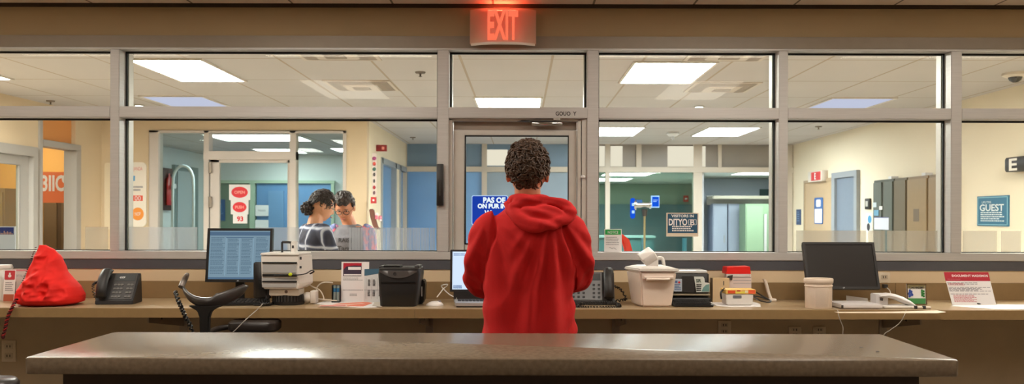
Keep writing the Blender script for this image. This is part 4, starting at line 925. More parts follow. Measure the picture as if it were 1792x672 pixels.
# ------------------------------------------------------------------ desk phones
def desk_phone(name, lab, loc, rotz, body, face, side, hs_w=0.052, tilt=0.68, length=0.17, width=0.185):
    T = thing(name, lab, 'phone', loc, rotz=rotz); w = width/2
    ct, st = math.cos(tilt), math.sin(tilt); yt, zt_ = -0.07+length*st, 0.018+length*ct
    MB().loft([[(x, -0.078, 0), (x, -0.074, 0.018), (x, yt, zt_), (x, yt+0.014, zt_), (x, yt+0.03, 0.0)] for x in (-w, w)]).build('base', body, T, bevel=0.003)
    M = Matrix.Translation((0, -0.072, 0.0185)) @ Matrix.Rotation(-tilt, 4, 'X')
    hx = side*(w-hs_w/2-0.004); fx0, fx1 = (-w+hs_w+0.012, w-0.008) if side < 0 else (-w+0.008, w-hs_w-0.012)
    MB(M).box(fx0, fx1, -0.0035, 0, 0.006, length-0.006).build('face_plate', face, T)
    d = MB(M).box(fx0+0.008, fx1-0.008, -0.005, -0.003, length*0.70, length*0.94).build('display', mat('phone_display', (74, 78, 80), 0.15), T)
    if side < 0: MB(M).text('CCF', 0.014, fx0+0.04, length*0.82, -0.0055, bold=0.0006).build('lettering', mat('pale_display_text', (226, 230, 226), 0.5), d)
    else: MB(M).rect(fx0+0.02, fx0+0.075, length*0.80, length*0.92, -0.0056).build('name_strip', PAPER, d)
    cols = [fx0+0.016+i*(fx1-fx0-0.032)/5 for i in range(6)]
    for r in range(4):
        for c in range(6):
            if c == 3: continue
            z = 0.022+r*0.024; MB(M).rrect(cols[c]-0.0065, cols[c]+0.0065, z-0.0055, z+0.0055, -0.0065, 0.003, 3, y1=-0.003).build('button', mat('phone_key_dark' if side < 0 else 'phone_key_dark2', (96, 94, 90) if side < 0 else (36, 36, 38), 0.4), T)
    # handset lying in its cradle along one side
    m = MB(); rings = []
    for i in range(13):
        u = i/12; v = 0.010+u*(length*0.98); hgt = 0.024+0.030*math.sin(PI*u)**0.8; t_ = 0.028-0.010*math.sin(PI*u)
        if u < 0.001 or u > 0.999: t_ *= 0.6
        ring = [(hx+hs_w/2*cx, -hgt-t_*cy, v) for cx, cy in ((-1, -.5), (-.85, .2), (-.5, .6), (0, .75), (.5, .6), (.85, .2), (1, -.5), (.8, -.9), (-.8, -.9))]
        rings.append(ring)
    h_ = MB(M).loft(rings).build('handset', body, T, smooth=True)
    for v in (0.026, length-0.024): MB(M).cyl((hx, -0.022, v), hs_w*0.40, 0.022, 'y', 16).build('ear_cup', SATIN, h_, smooth=True)
    return T
p = on_desk(208, 530)
desk_phone('desk_phone', 'black desk phone with keypad beside the red bag', (X(206, 4.40), 4.42, 0.9965), 0.10, SATIN, DKGREY, -1)
T = thing('phone_cord', 'coiled dark cord looped beside the left black phone', 'cord', (0, 0, 0))
MB().tube(helix([P(178, 524, 4.46), P(167, 520, 4.45), P(163, 500, 4.45), P(170, 494, 4.46), P(178, 497, 4.47), P(177, 510, 4.47)], 0.006, 22, 260), 0.0021, 5).build('coil', SATIN, T, smooth=True)
MB().tube(resample([P(183, 497, 4.44), P(174, 506, 4.42), P(170, 520, 4.38), P(171, 531, 4.36)], 20), 0.003, 6).build('line', mat('brown_cable', (96, 74, 48), 0.6), T, smooth=True)
SILV = mat('phone_silver', (112, 114, 116), 0.35, 0.1)
desk_phone('desk_phone', 'grey-faced desk phone with upright black handset right of the red hoodie', (X(1036, 4.44), 4.46, 0.9965), -0.06, SATIN, SILV, 1, tilt=0.62, length=0.175, width=0.235)
T = thing('phone_cord', 'black coiled cord lying in front of the grey-faced phone', 'cord', (0, 0, 0))
MB().tube(helix([P(1015, 531, 4.33), P(1010, 536, 4.27), P(1030, 538.5, 4.26), P(1060, 538.5, 4.26), P(1082, 537, 4.27), P(1080, 532, 4.31), P(1060, 530, 4.34), P(1035, 530.5, 4.33), P(1018, 532, 4.32)], 0.007, 46, 560), 0.0024, 5).build('coil', BLACK, T, smooth=True)
T = thing('phone_cord', 'black cable looping behind the handset toward the white tub', 'cord', (0, 0, 0))
MB().tube(helix([P(1072, 500, 4.5), P(1080, 503, 4.5), P(1088, 508, 4.5), P(1096, 522, 4.47), P(1090, 525, 4.44), P(1076, 527, 4.43)], 0.005, 12, 160), 0.0032, 5).build('coil', BLACK, T, smooth=True)
# ------------------------------------------------------------------ drafting chair
T = thing('drafting_chair', 'black drafting chair with a low crescent backrest on a single post', 'chair', (X(365, 3.98), 4.02, 0))
rings = []
for i in range(21):
    u = -1+2*i/20; x = u*0.155; z = 1.058-0.0+0.062*abs(u)**2.0*(1 if u > 0 else 1.0); y = 0.13*u*u-0.08
    hh = 0.022*(1-0.55*abs(u)**3)+(0.012 if 0.3 < u < 0.98 else 0); tt = 0.017
    if abs(u) > 0.98: hh *= 0.45; tt *= 0.5
    rings.append([(x, y-tt*math.cos(2*PI*k/12), z-0.008+hh*math.sin(2*PI*k/12)) for k in range(12)])
LEATH = mat('black_leather', (46, 40, 38), 0.35, bump=0.2, bscale=90)
MB().loft(rings).build('backrest', LEATH, T, smooth=True)
m = MB(); m.loft([[(-w_, -0.095, z), (w_, -0.095, z), (w_, -0.065, z), (-w_, -0.065, z)] for w_, z in ((0.020, 0.66), (0.020, 0.90), (0.022, 0.98), (0.032, 1.01), (0.075, 1.035))]); m.build('back_post', BLACK, T, bevel=0.004)
MB().tube([(0, -0.08, 0.67), (0, 0.0, 0.665), (0, 0.12, 0.67)], 0.022, 8, flat=0.6).build('seat_bracket', BLACK, T, smooth=True)
MB().rbox(-0.21, 0.21, -0.06, 0.32, 0.68, 0.75, 0.09).build('seat', LEATH, T, smooth=True)
a_ = MB(); a_.rbox(0.03, 0.268, 0.10, 0.26, 0.885, 0.938, 0.05, 6); a_.tube(resample([(0.03, 0.17, 0.905), (-0.02, 0.12, 0.90), (-0.03, 0.0, 0.89)], 10), 0.014, 8).build('armrest', LEATH, T, smooth=True)
MB().tube(resample([(0.255, 0.24, 0.87), (0.25, 0.22, 0.80), (0.2, 0.16, 0.70)], 10), 0.013, 8).build('arm_support', BLACK, T, smooth=True)
MB().cyl((0, 0.10, 0.12), 0.026, 0.55, n=16).build('gas_column', CHROME, T, smooth=True)
MB().tube([(0.2*math.cos(2*PI*k/24), 0.10+0.2*math.sin(2*PI*k/24), 0.30) for k in range(24)], 0.010, 8, closed=True).build('foot_ring', CHROME, T, smooth=True)
for k in range(5):
    a = 2*PI*k/5+0.3; MB().tube([(0, 0.10, 0.13), (0.15*math.cos(a), 0.10+0.15*math.sin(a), 0.10), (0.29*math.cos(a), 0.10+0.29*math.sin(a), 0.075)], [0.022, 0.018, 0.013], 8).build('base_leg', BLACK, T, smooth=True)
    MB().cyl((0.29*math.cos(a)-0.011, 0.10+0.29*math.sin(a), 0.03), 0.03, 0.022, 'x', 14).build('caster', BLACK, T, smooth=True)
MB().tube(resample([(-0.155, 0.03, 1.11), (-0.150, 0.055, 1.14), (-0.135, 0.05, 1.165), (-0.128, 0.045, 1.17)], 10), [0.014]*5+[0.012, 0.011, 0.010, 0.008, 0.004], 8).build('backrest_tip', mat('grey_leather_tip', (110, 100, 92), 0.35), T, smooth=True)
T = thing('coiled_cord', 'black beaded cord hanging from the left tip of the chair backrest', 'cord', (0, 0, 0))
m = MB(); m.tube(helix([P(307, 510, 4.03), P(313, 527, 3.95), P(319, 541, 3.95), P(326, 557, 3.95), P(335, 574, 3.96), P(338, 600, 3.97)], 0.006, 16, 200), 0.0055, 6).build('coil', BLACK, T, smooth=True)
for i, q in enumerate(resample([P(307, 510, 4.03), P(313, 527, 3.95), P(319, 541, 3.95), P(326, 557, 3.95), P(335, 574, 3.96)], 9)): MB().ell(q+Vector((0.004, -0.009, 0)), 0.0028, 0.0028, 0.0028, 8, 6).build('bead', mat('grey_bead', (150, 146, 140), 0.3), T, smooth=True)
T = thing('round_stool', 'black stool seat just showing in the bottom left corner', 'stool', (X(-14, 3.4), 3.4, 0))
MB().lathe([(0.001, 0.73), (0.085, 0.73), (0.098, 0.745), (0.098, 0.782), (0.085, 0.797), (0.001, 0.80)], n=32).build('seat', LEATH, T, smooth=True)
MB().cyl((0, 0, 0.03), 0.022, 0.70, n=14).build('post', CHROME, T, smooth=True)
MB().lathe([(0.001, 0), (0.20, 0), (0.19, 0.015), (0.03, 0.035), (0.001, 0.035)], n=32).build('base', SATIN, T, smooth=True)
# ------------------------------------------------------------------ monitors
def monitor(lab, pxl, pxr, ptop, pbot, D, tilt, frame, bezel, lean_z, screen, rotz=0.0, logo='', stand='pillar'):
    w = (pxr-pxl)*D/F/2; h = (pbot-ptop)*D/F/math.cos(tilt); zb_ = Z(pbot, D, (pxl+pxr)/2)-0.9955
    T = thing('monitor', lab, 'monitor', (X((pxl+pxr)/2, D), D, 0.9965), rotz=rotz)
    M = Matrix.Translation((0, 0, zb_)) @ Matrix.Rotation(-tilt, 4, 'X')
    m = MB(M); b = bezel
    m.box(-w, w, 0, 0.022, 0, b*1.15).box(-w, w, 0, 0.022, h-b, h).box(-w, -w+b, 0, 0.022, b, h-b).box(w-b, w, 0, 0.022, b, h-b); m.box(-w+0.004, w-0.004, 0.010, 0.04, 0.004, h-0.004)
    m.build('housing', frame, T)
    s = MB(M).box(-w+b, w-b, 0.004, 0.009, b*1.15, h-b); so = s.build('screen', screen, T)
    if logo: MB(M).text(logo, 0.009, 0, b*0.55, -0.0006, bold=0.0003).build('lettering', mat('logo_grey', (180, 184, 190), 0.4), T)
    return T, M, w, h, b, so
T, M, w, h, b, so = monitor('switched-on black monitor with a pale blue page of text, behind the chair', 359, 474, 400, 494, 4.46, 0.13, BLACK, 0.013, 0, glow('screen_steel_blue', (124, 150, 166), 0.95), logo='AR')
m = MB(M); tx = glow('screen_text_dark', (78, 104, 124), 0.9)
for k, (a, c_) in enumerate(((-0.88, -0.46), (-0.36, -0.02), (0.06, 0.38), (0.50, 0.86))): m.words(a*w, c_*w, h*0.83, h*0.14, 26, 0.003, 10+k, fill=0.35, wl=(0.06, 0.2))
m.build('text_lines', tx, so)
m = MB(M); m.rect(-w+b, w-b, h*0.865, h*0.935, 0.0035); m.rect(-w*0.42, w*0.42, h*0.82, h*0.835, 0.0025); m.rect(-w+b, w-b, h*0.055, h*0.09, 0.0035); m.build('toolbar', glow('screen_bar', (86, 112, 138), 0.9), so)
m = MB(M); [m.rect(x-0.0008, x+0.0008, h*0.12, h*0.82, 0.0028) for x in (-w*0.42, 0.0, w*0.42)]; m.build('column_rules', glow('screen_rule', (150, 184, 206), 1.0), so)
MB().box(-0.022, 0.022, 0.03, 0.045, 0.008, 0.12).build('stand_pillar', BLACK, T); MB().rbox(-0.09, 0.09, -0.04, 0.11, 0, 0.010, 0.03).build('stand_foot', BLACK, T, smooth=True)
T, M, w, h, b, so = monitor('switched-off black monitor tilted back, at the right of the desk', 1414, 1541, 425, 506, 4.40, 0.33, SATIN, 0.012, 0, mat('dark_screen', (38, 35, 34), 0.3), logo='LP')
MB().loft([[(-0.16+dx, y, 0.024) for dx, y in ((0, 0.06), (0.10, 0.06), (0.10, 0.09), (0, 0.09))], [(-0.155+dx, y, 0.08) for dx, y in ((0, 0.03), (0.09, 0.03), (0.09, 0.06), (0, 0.06))]]).build('stand_pillar', mat('stand_grey', (156, 146, 138), 0.4), T)
# ------------------------------------------------------------------ keyboards
def keyboard(lab, loc, w, d, rotz=0.0, keyc=(58, 56, 56)):
    T = thing('keyboard', lab, 'keyboard', loc, rotz=rotz)
    MB().loft([[(x, -d/2, 0), (x, -d/2, 0.010), (x, d/2, 0.024), (x, d/2, 0)] for x in (-w/2, w/2)]).build('base', BLACK, T, bevel=0.003)
    km = mat('key_%d' % keyc[0], keyc, 0.4)
    m = MB(); nr, nc = 5, 15; 
    for r in range(nr):
        for c in range(nc):
            x = -w/2+0.012+(c+0.5)*(w-0.024)/nc; y = -d/2+0.014+(r+0.5)*(d-0.028)/nr; z = 0.010+(y+d/2)/d*0.014
            m.box(x-(w-0.024)/nc*0.42, x+(w-0.024)/nc*0.42, y-(d-0.028)/nr*0.40, y+(d-0.028)/nr*0.40, z, z+0.006)
    k = m.build('keys', km, T); k['kind'] = 'stuff'; return T
keyboard('black keyboard in front of the text-filled monitor', (X(412, 4.34), 4.36, 0.9965), 0.31, 0.12, 0.10)
keyboard('black keyboard lying in front of the black printer', (X(1212, 4.34), 4.36, 0.9965), 0.20, 0.13, 0.0, (40, 39, 40))
# ------------------------------------------------------------------ black panel device + white machine
p = on_desk(457, 528); T = thing('card_terminal', 'black upright panel on a post, between monitor and white machine', 'terminal', (X(460, 4.33), 4.33, 0.9965))
MB().rbox(-0.044, 0.020, -0.012, 0.014, 0.035, 0.218, 0.012, axis='y').build('panel', BLACK, T, smooth=True)
MB().box(0.012, 0.034, -0.004, 0.03, 0.03, 0.20).build('back_shell', SATIN, T, bevel=0.004)
MB().rbox(-0.018, 0.026, -0.008, 0.022, 0.008, 0.05, 0.006).build('post', BLACK, T, smooth=True)
MB().rbox(-0.04, 0.05, -0.04, 0.05, 0, 0.008, 0.02).build('foot', BLACK, T, smooth=True)
for k in range(5): MB().tube(resample([(-0.01+0.012*k, -0.02, 0.03), (0.0+0.012*k, -0.045, 0.018+0.004*(k % 2)), (0.02+0.004*k, -0.055, 0.011), (0.034+0.003*k, -0.04, 0.012)], 10), 0.0035, 6).build('cable', BLACK, T, smooth=True)
T = thing('power_cable', 'thin pale cable running from the black panel over the desk edge', 'cable', (0, 0, 0))
MB().tube(resample([P(462, 530, 4.30), P(455, 537, 4.22), P(448, 544, 4.16), P(430, 560, 4.12), P(413, 577, 4.10), P(400, 592, 4.10), P(392, 640, 4.10)], 30), 0.0022, 6).build('wire', mat('pale_wire', (176, 168, 158), 0.5), T, smooth=True)
T = thing('label_machine', 'boxy white machine with dark bands on a black ribbed foot', 'machine', (X(503, 4.36), 4.38, 0.9965)); k = 4.36/F
IV = mat('ivory_plastic', (232, 226, 218), 0.38); GB = mat('grey_band', (176, 174, 172), 0.4)
def zz(py): return (530.5-py)*k
MB().loft([[((x-503)*k, y, z) for x, y in ((xl_, -0.075), (xr_, -0.075), (xr_+xo, 0.07), (xl_+xo*0.4, 0.07))] for xl_, xr_, xo, z in ((468, 526, 5, zz(502)), (464, 528, 13, zz(494)), (462.5, 528, 11, zz(444)))]).build('body', IV, T, bevel=0.003)
MB().loft([[((x-503)*k, y, z) for x, y in ((461.5, -0.08), (529, -0.08), (538, 0.075), (466, 0.075))] for z in (zz(444), zz(439.5))]).build('lid', WHITE, T, bevel=0.004)
for (pa, pb, m_) in ((459, 474, GB), (483, 492, GB), (492, 499, GB)): MB().box((465-503)*k, (524-503)*k, -0.079, -0.074, zz(pb), zz(pa)).build('drawer_front', m_, T, bevel=0.001)
for (pa, pb) in ((455, 457.5), (476, 480), (487.5, 490)): MB().box((465.5-503)*k, (525-503)*k, -0.0815, -0.076, zz(pb), zz(pa)).build('dark_slot', BLACK, T)
MB().tube(resample([((486-503)*k, -0.084, zz(478)), ((510-503)*k, -0.088, zz(477)), ((528-503)*k, -0.086, zz(477)), ((540-503)*k, -0.07, zz(475)), ((548-503)*k, -0.05, zz(470)), ((552-503)*k, -0.05, zz(472)), ((545-503)*k, -0.05, zz(476))], 30), 0.005, 8, flat=0.6).build('strap', BLACK, T, smooth=True)
MB().ell(((515-503)*k, -0.092, zz(476)), 0.010, 0.004, 0.009).build('strap_clip', mat('lime_plastic', (206, 220, 40), 0.4), T, smooth=True)
MB().box((475-503)*k, (527-503)*k, -0.06, 0.05, zz(514), zz(502)).build('lower_body', mat('beige_grey_plastic', (206, 196, 182), 0.4), T, bevel=0.004)
MB().cyl(((505-503)*k, -0.0615, zz(507)), 0.008, 0.003, 'y', 16).build('round_button', mat('brown_button', (110, 92, 80), 0.4), T, smooth=True)
MB().lathe([(0.001, 0), (0.080, 0), (0.082, 0.014), (0.076, 0.016), (0.076, 0.05), (0.001, 0.05)], (0, 0, 0), sy=0.75).build('foot', BLACK, T, smooth=True)
for i in range(15):
    a = PI+PI*(i+0.5)/15; MB().box(-0.003, 0.003, -0.003, 0.003, 0.017, 0.048).build('rib', DKGREY, T, loc=(0.077*math.cos(a), 0.058*math.sin(a), 0))
m = MB(); m.tube(resample([((492-503)*k, 0, zz(441)), ((492-503)*k, 0, zz(423)), ((494-503)*k, 0, zz(421.5)), ((507-503)*k, 0, zz(422)), ((508-503)*k, 0, zz(424)), ((509-503)*k, 0, zz(441))], 24), 0.006, 6); m.build('handle', DKGREY, T, smooth=True)
MB().box((509-503)*k, (517-503)*k, -0.02, 0.03, zz(441), zz(420)).build('handle_block', WHITE, T, bevel=0.003); MB().rect((511-503)*k, (514.5-503)*k, zz(432), zz(427), -0.0205).build('block_slot', INK, T)
for (a, c_) in ((446, 451), (462, 466)): MB().rect((529.5-503)*k, (533-503)*k, zz(c_), zz(a), -0.076).build('side_slot', INK, T)
T = thing('power_adapter', 'white round-backed power adapter right of the white machine', 'adapter', (X(541, 4.42), 4.42, 0.9965)); k = 4.42/F
MB().ell((-0.006, 0, 0.030), 0.033, 0.035, 0.029).build('rounded_end', IV, T, smooth=True); MB().rbox(0.012, 0.042, -0.03, 0.035, 0.004, 0.066, 0.006).build('plug_block', IV, T, smooth=True)
T = thing('power_cable', 'pair of cream cables looping right of the white machine', 'cable', (0, 0, 0)); CRM = mat('cream_cable', (224, 212, 196), 0.5)
MB().tube(resample([P(537, 496, 4.47), P(548, 502, 4.47), P(560, 508, 4.47), P(566, 518, 4.46), P(567, 524, 4.45)], 20), 0.0034, 6).build('wire', CRM, T, smooth=True)
MB().tube(resample([P(583, 495, 4.54), P(568, 494, 4.54), P(558, 499, 4.54), P(554, 508, 4.53), P(556, 521, 4.50), P(566, 524.5, 4.48), P(590, 526, 4.46)], 26), 0.0034, 6).build('wire', CRM, T, smooth=True)
# ------------------------------------------------------------------ brochures and papers left of the dispenser
def dr(T, w, h):
    MB().box(-w, -w+0.003, -0.03, 0, 0, h).build('black_side', BLACK, T)
    for s in (-1, 1):
        c = MB().cyl((s*w*0.42, -0.016, 0.006), w*0.36, h*0.9, n=14).build('battery', mat('battery_shell', (150, 164, 160), 0.35, 0.3), T, smooth=True); MB().cyl((s*w*0.42, -0.016, h*0.6), w*0.37, h*0.22, n=14).build('blue_band', mat('blue_band', (40, 112, 160), 0.4), c, smooth=True)
    MB().box(-w, w, -0.034, 0, 0, 0.006).build('tray', BLACK, T)
card('battery_pack', 'small upright pack of two grey-blue batteries left of the brochure', 'battery pack', 583, 597, 495, 525, 4.50, DKGREY, dr, 0.0, 0.003)
def dr(T, w, h):
    r = MB().rect(-w*0.86, w*0.46, h*0.64, h*0.97, -0.001).build('photo_block', mat('dark_print', (58, 44, 66), 0.6), T)
    MB().prism([(-w*0.86, h*0.97), (-w*0.86, h*0.80), (-w*0.66, h*0.88), (-w*0.1, h*0.91), (w*0.46, h*0.90), (w*0.46, h*0.97)], -0.002, -0.001).build('red_arc', mat('crimson_print', (176, 20, 46), 0.5), r)
    MB().rect(-w*0.5, w*0.42, h*0.80, h*0.87, -0.0025).rect(-w*0.8, w*0.46, h*0.655, h*0.69, -0.0025).build('white_bands', PAPER, r)
    m = MB(); m.words(-w*0.85, w*0.6, h*0.60, h*0.52, 3, -0.001, 1, fill=0.4); m.words(-w*0.85, w*0.6, h*0.30, h*0.27, 1, -0.001, 2, fill=0.5); m.words(-w*0.35, w*0.2, h*0.20, h*0.13, 2, -0.001, 5); m.build('text_lines', GREYINK, T)
card('brochure', 'tall white brochure with a dark and crimson picture at its top', 'brochure', 596.5, 645, 455.5, 525, 4.51, PAPER, dr, 0.10)
def dr(T, w, h):
    MB().prism([(-w, h*0.98), (-w, h*0.78), (w, h*0.90), (w, h*1.0)], -0.001, 0).build('teal_header', mat('steel_teal', (58, 98, 122), 0.6), T)
    m = MB()
    for i, x in enumerate((-0.6, -0.2, 0.3)):
        for z_ in (0.55, 0.25): m.words((x-0.1)*w, (x+0.1)*w, h*(z_+0.12), h*(z_-0.08), 6, -0.001, i, fill=0.6, wl=(0.5, 0.9))
    m.build('text_lines', INK, T)
    m = MB()
    for x in (-0.85, -0.38, 0.08): m.rect(x*w, x*w+0.0012, h*0.1, h*0.72, -0.0012)
    m.rect(-w, w, h*0.36, h*0.37, -0.0012); m.build('rules', GREYINK, T)
card('brochure', 'white brochure with a teal slanted header beside the black dispenser', 'brochure', 637, 680, 468, 527, 4.48, mat('cool_paper', (218, 222, 222), 0.7), dr, 0.10, cut=[(-1, 0), (1, 0), (1, 1), (-1, 0.97)])
def sheet(name, lab, pix, m, th=0.0008, lift=0.0, extra=None, cat='paper', kids=None):
    pts = [on_desk(px, py) for px, py in pix]; c = sum(pts, Vector())/len(pts)
    T = thing(name, lab, cat, (c.x, c.y, 0.9957+lift)); n = len(pts)
    mb = MB(); mb.loft([[(p_.x-c.x, p_.y-c.y, z) for p_ in pts] for z in (0, th)]); mb.build('sheet', m, T)
    for nm, px_, mm in (kids or []):
        q = [on_desk(a, b_) for a, b_ in px_]; MB().loft([[(p_.x-c.x, p_.y-c.y, z) for p_ in q] for z in (th, th+0.0004)]).build(nm, mm, T)
    return T
sheet('loose_paper', 'white sheet lying flat under the brochures', [(548, 532), (566, 528), (640, 527), (663, 530), (660, 538), (640, 539)], PAPER)
sheet('flyer', 'salmon printed flyer fanned in front of the tall brochure', [(572, 536), (592, 532), (640, 529), (652, 531), (636, 537)], mat('salmon_print', (232, 130, 104), 0.6), 0.001, 0.0012, cat='flyer', kids=[('pale_stripe', [(590, 534.5), (634, 531.5), (640, 532.5), (600, 535.5)], mat('pale_salmon', (240, 190, 172), 0.6))])
sheet('flyer', 'pale flyer with red edge nearest the desk edge', [(556, 537.5), (562, 535), (605, 534), (610, 538)], mat('pale_flyer', (228, 196, 184), 0.6), 0.001, 0.0026, cat='flyer', kids=[('red_line', [(562, 536.5), (604, 535.5), (606, 536.3), (563, 537.2)], REDINK)])
sheet('loose_paper', 'grey-white small slip beside the foot of the black dispenser', [(652, 536), (656, 530), (668, 530), (668, 539)], mat('slip_paper', (200, 192, 180), 0.7), 0.001, 0.003)
# ------------------------------------------------------------------ black dispenser
T = thing('paper_dispenser', 'black tapered dispenser with a grey crescent panel and small round logo', 'dispenser', (X(699, 4.30), 4.30, 0.9965)); k = 4.28/F
def q(px): return (px-699)*k
z1 = (538-470)*k
rings = []
for z, xl_, xr_, d0, d1 in ((0.0, 667, 728, -0.02, 0.16), (0.004, 666, 730, -0.024, 0.165), (0.08, 664.5, 733, -0.028, 0.17), (z1*0.82, 663, 736, -0.032, 0.175), (z1-0.006, 664, 735, -0.03, 0.172), (z1, 667, 731, -0.02, 0.16)):
    ring = []
    a, b2 = q(xl_), q(xr_); r = 0.018
    for qd, (cx, cy_) in enumerate([(b2-r, d1-r), (a+r, d1-r), (a+r, d0+r), (b2-r, d0+r)]):
        for j in range(5):
            t = PI/2*qd+PI/2*j/4; ring.append((cx+r*math.cos(t), cy_+r*math.sin(t), z))
    rings.append(ring)
MB().loft(rings).build('shell', SATIN, T, smooth=True)
cr = [(q(666)+i*(q(731)-q(666))/20, 0) for i in range(21)]; zt_ = z1*0.93
m = MB(); m.loft([[(x, -0.0335, zt_-0.001), (x, -0.037+0.004*abs(i-10)/10, zt_-0.002), (x, -0.0365+0.004*abs(i-10)/10, zt_-0.036*math.sin(PI*max(0.02, min(0.98, i/20)))**0.7-0.002), (x, -0.031, zt_-0.036*math.sin(PI*max(0.02, min(0.98, i/20)))**0.7-0.003)] for i, (x, _) in enumerate(cr)])
m.build('crescent_panel', mat('gunmetal', (106, 104, 104), 0.3, 0.5), T, smooth=True)
MB().tube([(q(693)+0.007*math.cos(2*PI*i/14), -0.038, zt_-0.016+0.007*math.sin(2*PI*i/14)) for i in range(14)], 0.0012, 5, closed=True).build('logo_ring', INK, T)
MB().text('D', 0.010, q(693), zt_-0.016, -0.0385, bold=0.0004).build('lettering', INK, T)
MB().box(q(668), q(729), -0.034, -0.030, z1*0.62, z1*0.64).build('slot', BLACK, T)
MB().box(q(670), q(700), 0.01, 0.12, z1, z1+0.008).build('top_tray', BLACK, T, bevel=0.003)
MB().rbox(q(726), q(734), 0.0, 0.12, z1-0.008, z1+0.010, 0.004).build('side_lug', DKGREY, T, smooth=True)
MB().rbox(q(663), q(668), 0.0, 0.12, z1-0.008, z1+0.006, 0.004).build('side_lug', DKGREY, T, smooth=True)
T = thing('card_reader', 'small black device tucked behind the right side of the dispenser', 'device', (X(739, 4.42), 4.44, 0.9965))
MB().loft([[(x, y, z) for x, y in ((-0.02, -0.04), (w_, -0.04), (w_, 0.04), (-0.02, 0.04))] for z, w_ in ((0, 0.004), (0.02, 0.012), (0.10, 0.018), (0.125, 0.012))]).build('body', BLACK, T, bevel=0.004)
MB().box(-0.002, 0.004, -0.043, -0.04, 0.04, 0.09).build('silver_strip', ALU, T)
# ------------------------------------------------------------------ mouse and laptop
T = thing('mouse', 'white computer mouse on the desk left of the laptop', 'mouse', (X(761, 4.34), 4.34, 0.9965))
m = MB()
rings = []
for i in range(1, 10):
    t = i/10; zc_ = 0.026*math.sin(PI*t)**0.6*(1.1-0.4*t); yy = -0.05+0.1*t; ww = 0.034*math.sin(PI*t)**0.45
    rings.append([(ww*math.cos(a), yy, max(0, zc_*math.sin(a))) for a in [PI*j/10 for j in range(11)]]+[(0, yy, 0)])
MB(Matrix.Rotation(1.1, 4, 'Z')).loft(rings).build('body', WHITE, T, smooth=60)
MB(Matrix.Rotation(1.1, 4, 'Z')).box(-0.003, 0.003, -0.035, -0.02, 0.018, 0.026).build('wheel', GREYINK, T)
T = thing('mouse_cable', 'white cable curling from the mouse to the back of the laptop', 'cable', (0, 0, 0))
MB().tube(resample([P(765, 520, 4.45), P(776, 506, 4.50), P(784, 498, 4.52), P(773, 500, 4.56), P(779, 508, 4.54), P(788, 516, 4.50), P(800, 522, 4.45)], 30), 0.0032, 6).build('wire', WHITE, T, smooth=True)
T = thing('laptop', 'open laptop with a bright white-blue screen left of the red hoodie', 'laptop', (X(843, 4.36), 4.36, 0.9965)); k = 4.38/F
wl, wr = (785-843)*k, (785-843)*k+0.335
zc_ = (533-513)*k
SILVER = mat('laptop_silver', (190, 188, 188), 0.35, 0.4)
MB().loft([[(x, y, z) for x, y in ((wl+0.045, -0.11), (wr+0.01, -0.11), (wr, 0.10), (wl+0.02, 0.10))] for z in (0.004, 0.022)]).build('base', SILVER, T, bevel=0.003)
MB().loft([[(x, y, z) for x, y in ((wl+0.05, -0.108), (wr+0.01, -0.108), (wr, 0.10), (wl+0.03, 0.10))] for z in (0.0, 0.005)]).build('under_shell', DKGREY, T)
m = MB()
for r in range(5):
    for c in range(14):
        x = wl+0.052+c*0.0185+r*(-0.002); y = -0.03+r*0.022; m.box(x, x+0.0155, y, y+0.018, 0.022, 0.0245)
m.build('keys', DKGREY, T)['kind'] = 'stuff'
M = Matrix.Translation((0, 0.10, zc_)) @ Matrix.Rotation(-0.10, 4, 'X'); hs = (513-438)*k
MB(M).box(wl, wr, 0, 0.008, 0, hs).build('lid', SATIN, T, bevel=0.002)
MB().cyl((wl+0.04, 0.10, 0.022), 0.009, wr-wl-0.08, 'x', 12).build('hinge', SATIN, T, smooth=True); MB().box(wl+0.02, wr, 0.09, 0.108, 0.02, zc_+0.004).build('hinge_cover', SATIN, T)
s_ = MB(M).box(wl+0.012, wr-0.012, -0.001, 0.001, 0.012, hs-0.010).build('screen', glow('laptop_screen', (206, 224, 246), 1.1), T)
m = MB(M); m.words(wl+0.018, wl+0.09, hs-0.02, hs-0.034, 2, -0.0015, 3, fill=0.5); m.words(wl+0.018, wl+0.07, 0.034, 0.016, 3, -0.0015, 4, fill=0.7); m.build('text_lines', glow('laptop_text', (70, 110, 170), 0.8), s_)
# ------------------------------------------------------------------ white lidded tub and printer
T = thing('lidded_container', 'white plastic container with an open flap lid and a front handle', 'container', (X(1143, 4.33), 4.36, 0.9965)); k = 4.33/F
def q(px): return (px-1143)*k
def s4(z, f, g=0.0):   # footprint: corner nearest the camera at left third
    pts = [(q(1122)-g, -0.075-g), (q(1175)*f+g*1.5, -0.065-g), (q(1172)*f+g, 0.085+g), (q(1108)*f-g*1.5, 0.085+g)]
    return [(x, y, z) for x, y in pts]
zt_ = (531-470)*k
TUB = mat('tub_plastic', (230, 214, 200), 0.42, var=0.02)
MB().loft([s4(0, 0.9), s4(0.01, 0.93, 0.002), s4(zt_, 1.02, 0.012)]).build('bin', TUB, T, bevel=0.008)
MB().loft([s4(zt_, 1.03, 0.017), s4(zt_+0.014, 1.04, 0.019), s4(zt_+0.022, 0.95, 0.004), s4(zt_+0.028, 0.8, -0.01)]).build('lid', WHITE, T, bevel=0.005)
MB().rbox(q(1124), q(1175), -0.097, -0.078, zt_-0.035, zt_-0.02, 0.004).build('front_rib', TUB, T, smooth=True)
MB().tube([(q(1129), -0.10, zt_-0.036), (q(1168), -0.10, zt_-0.036)], 0.006, 10).build('handle_bar', TUB, T, smooth=True)
for x in (1130, 1167): MB().rbox(q(x)-0.006, q(x)+0.006, -0.10, -0.078, zt_-0.045, zt_-0.028, 0.003).build('handle_lug', TUB, T, smooth=True)
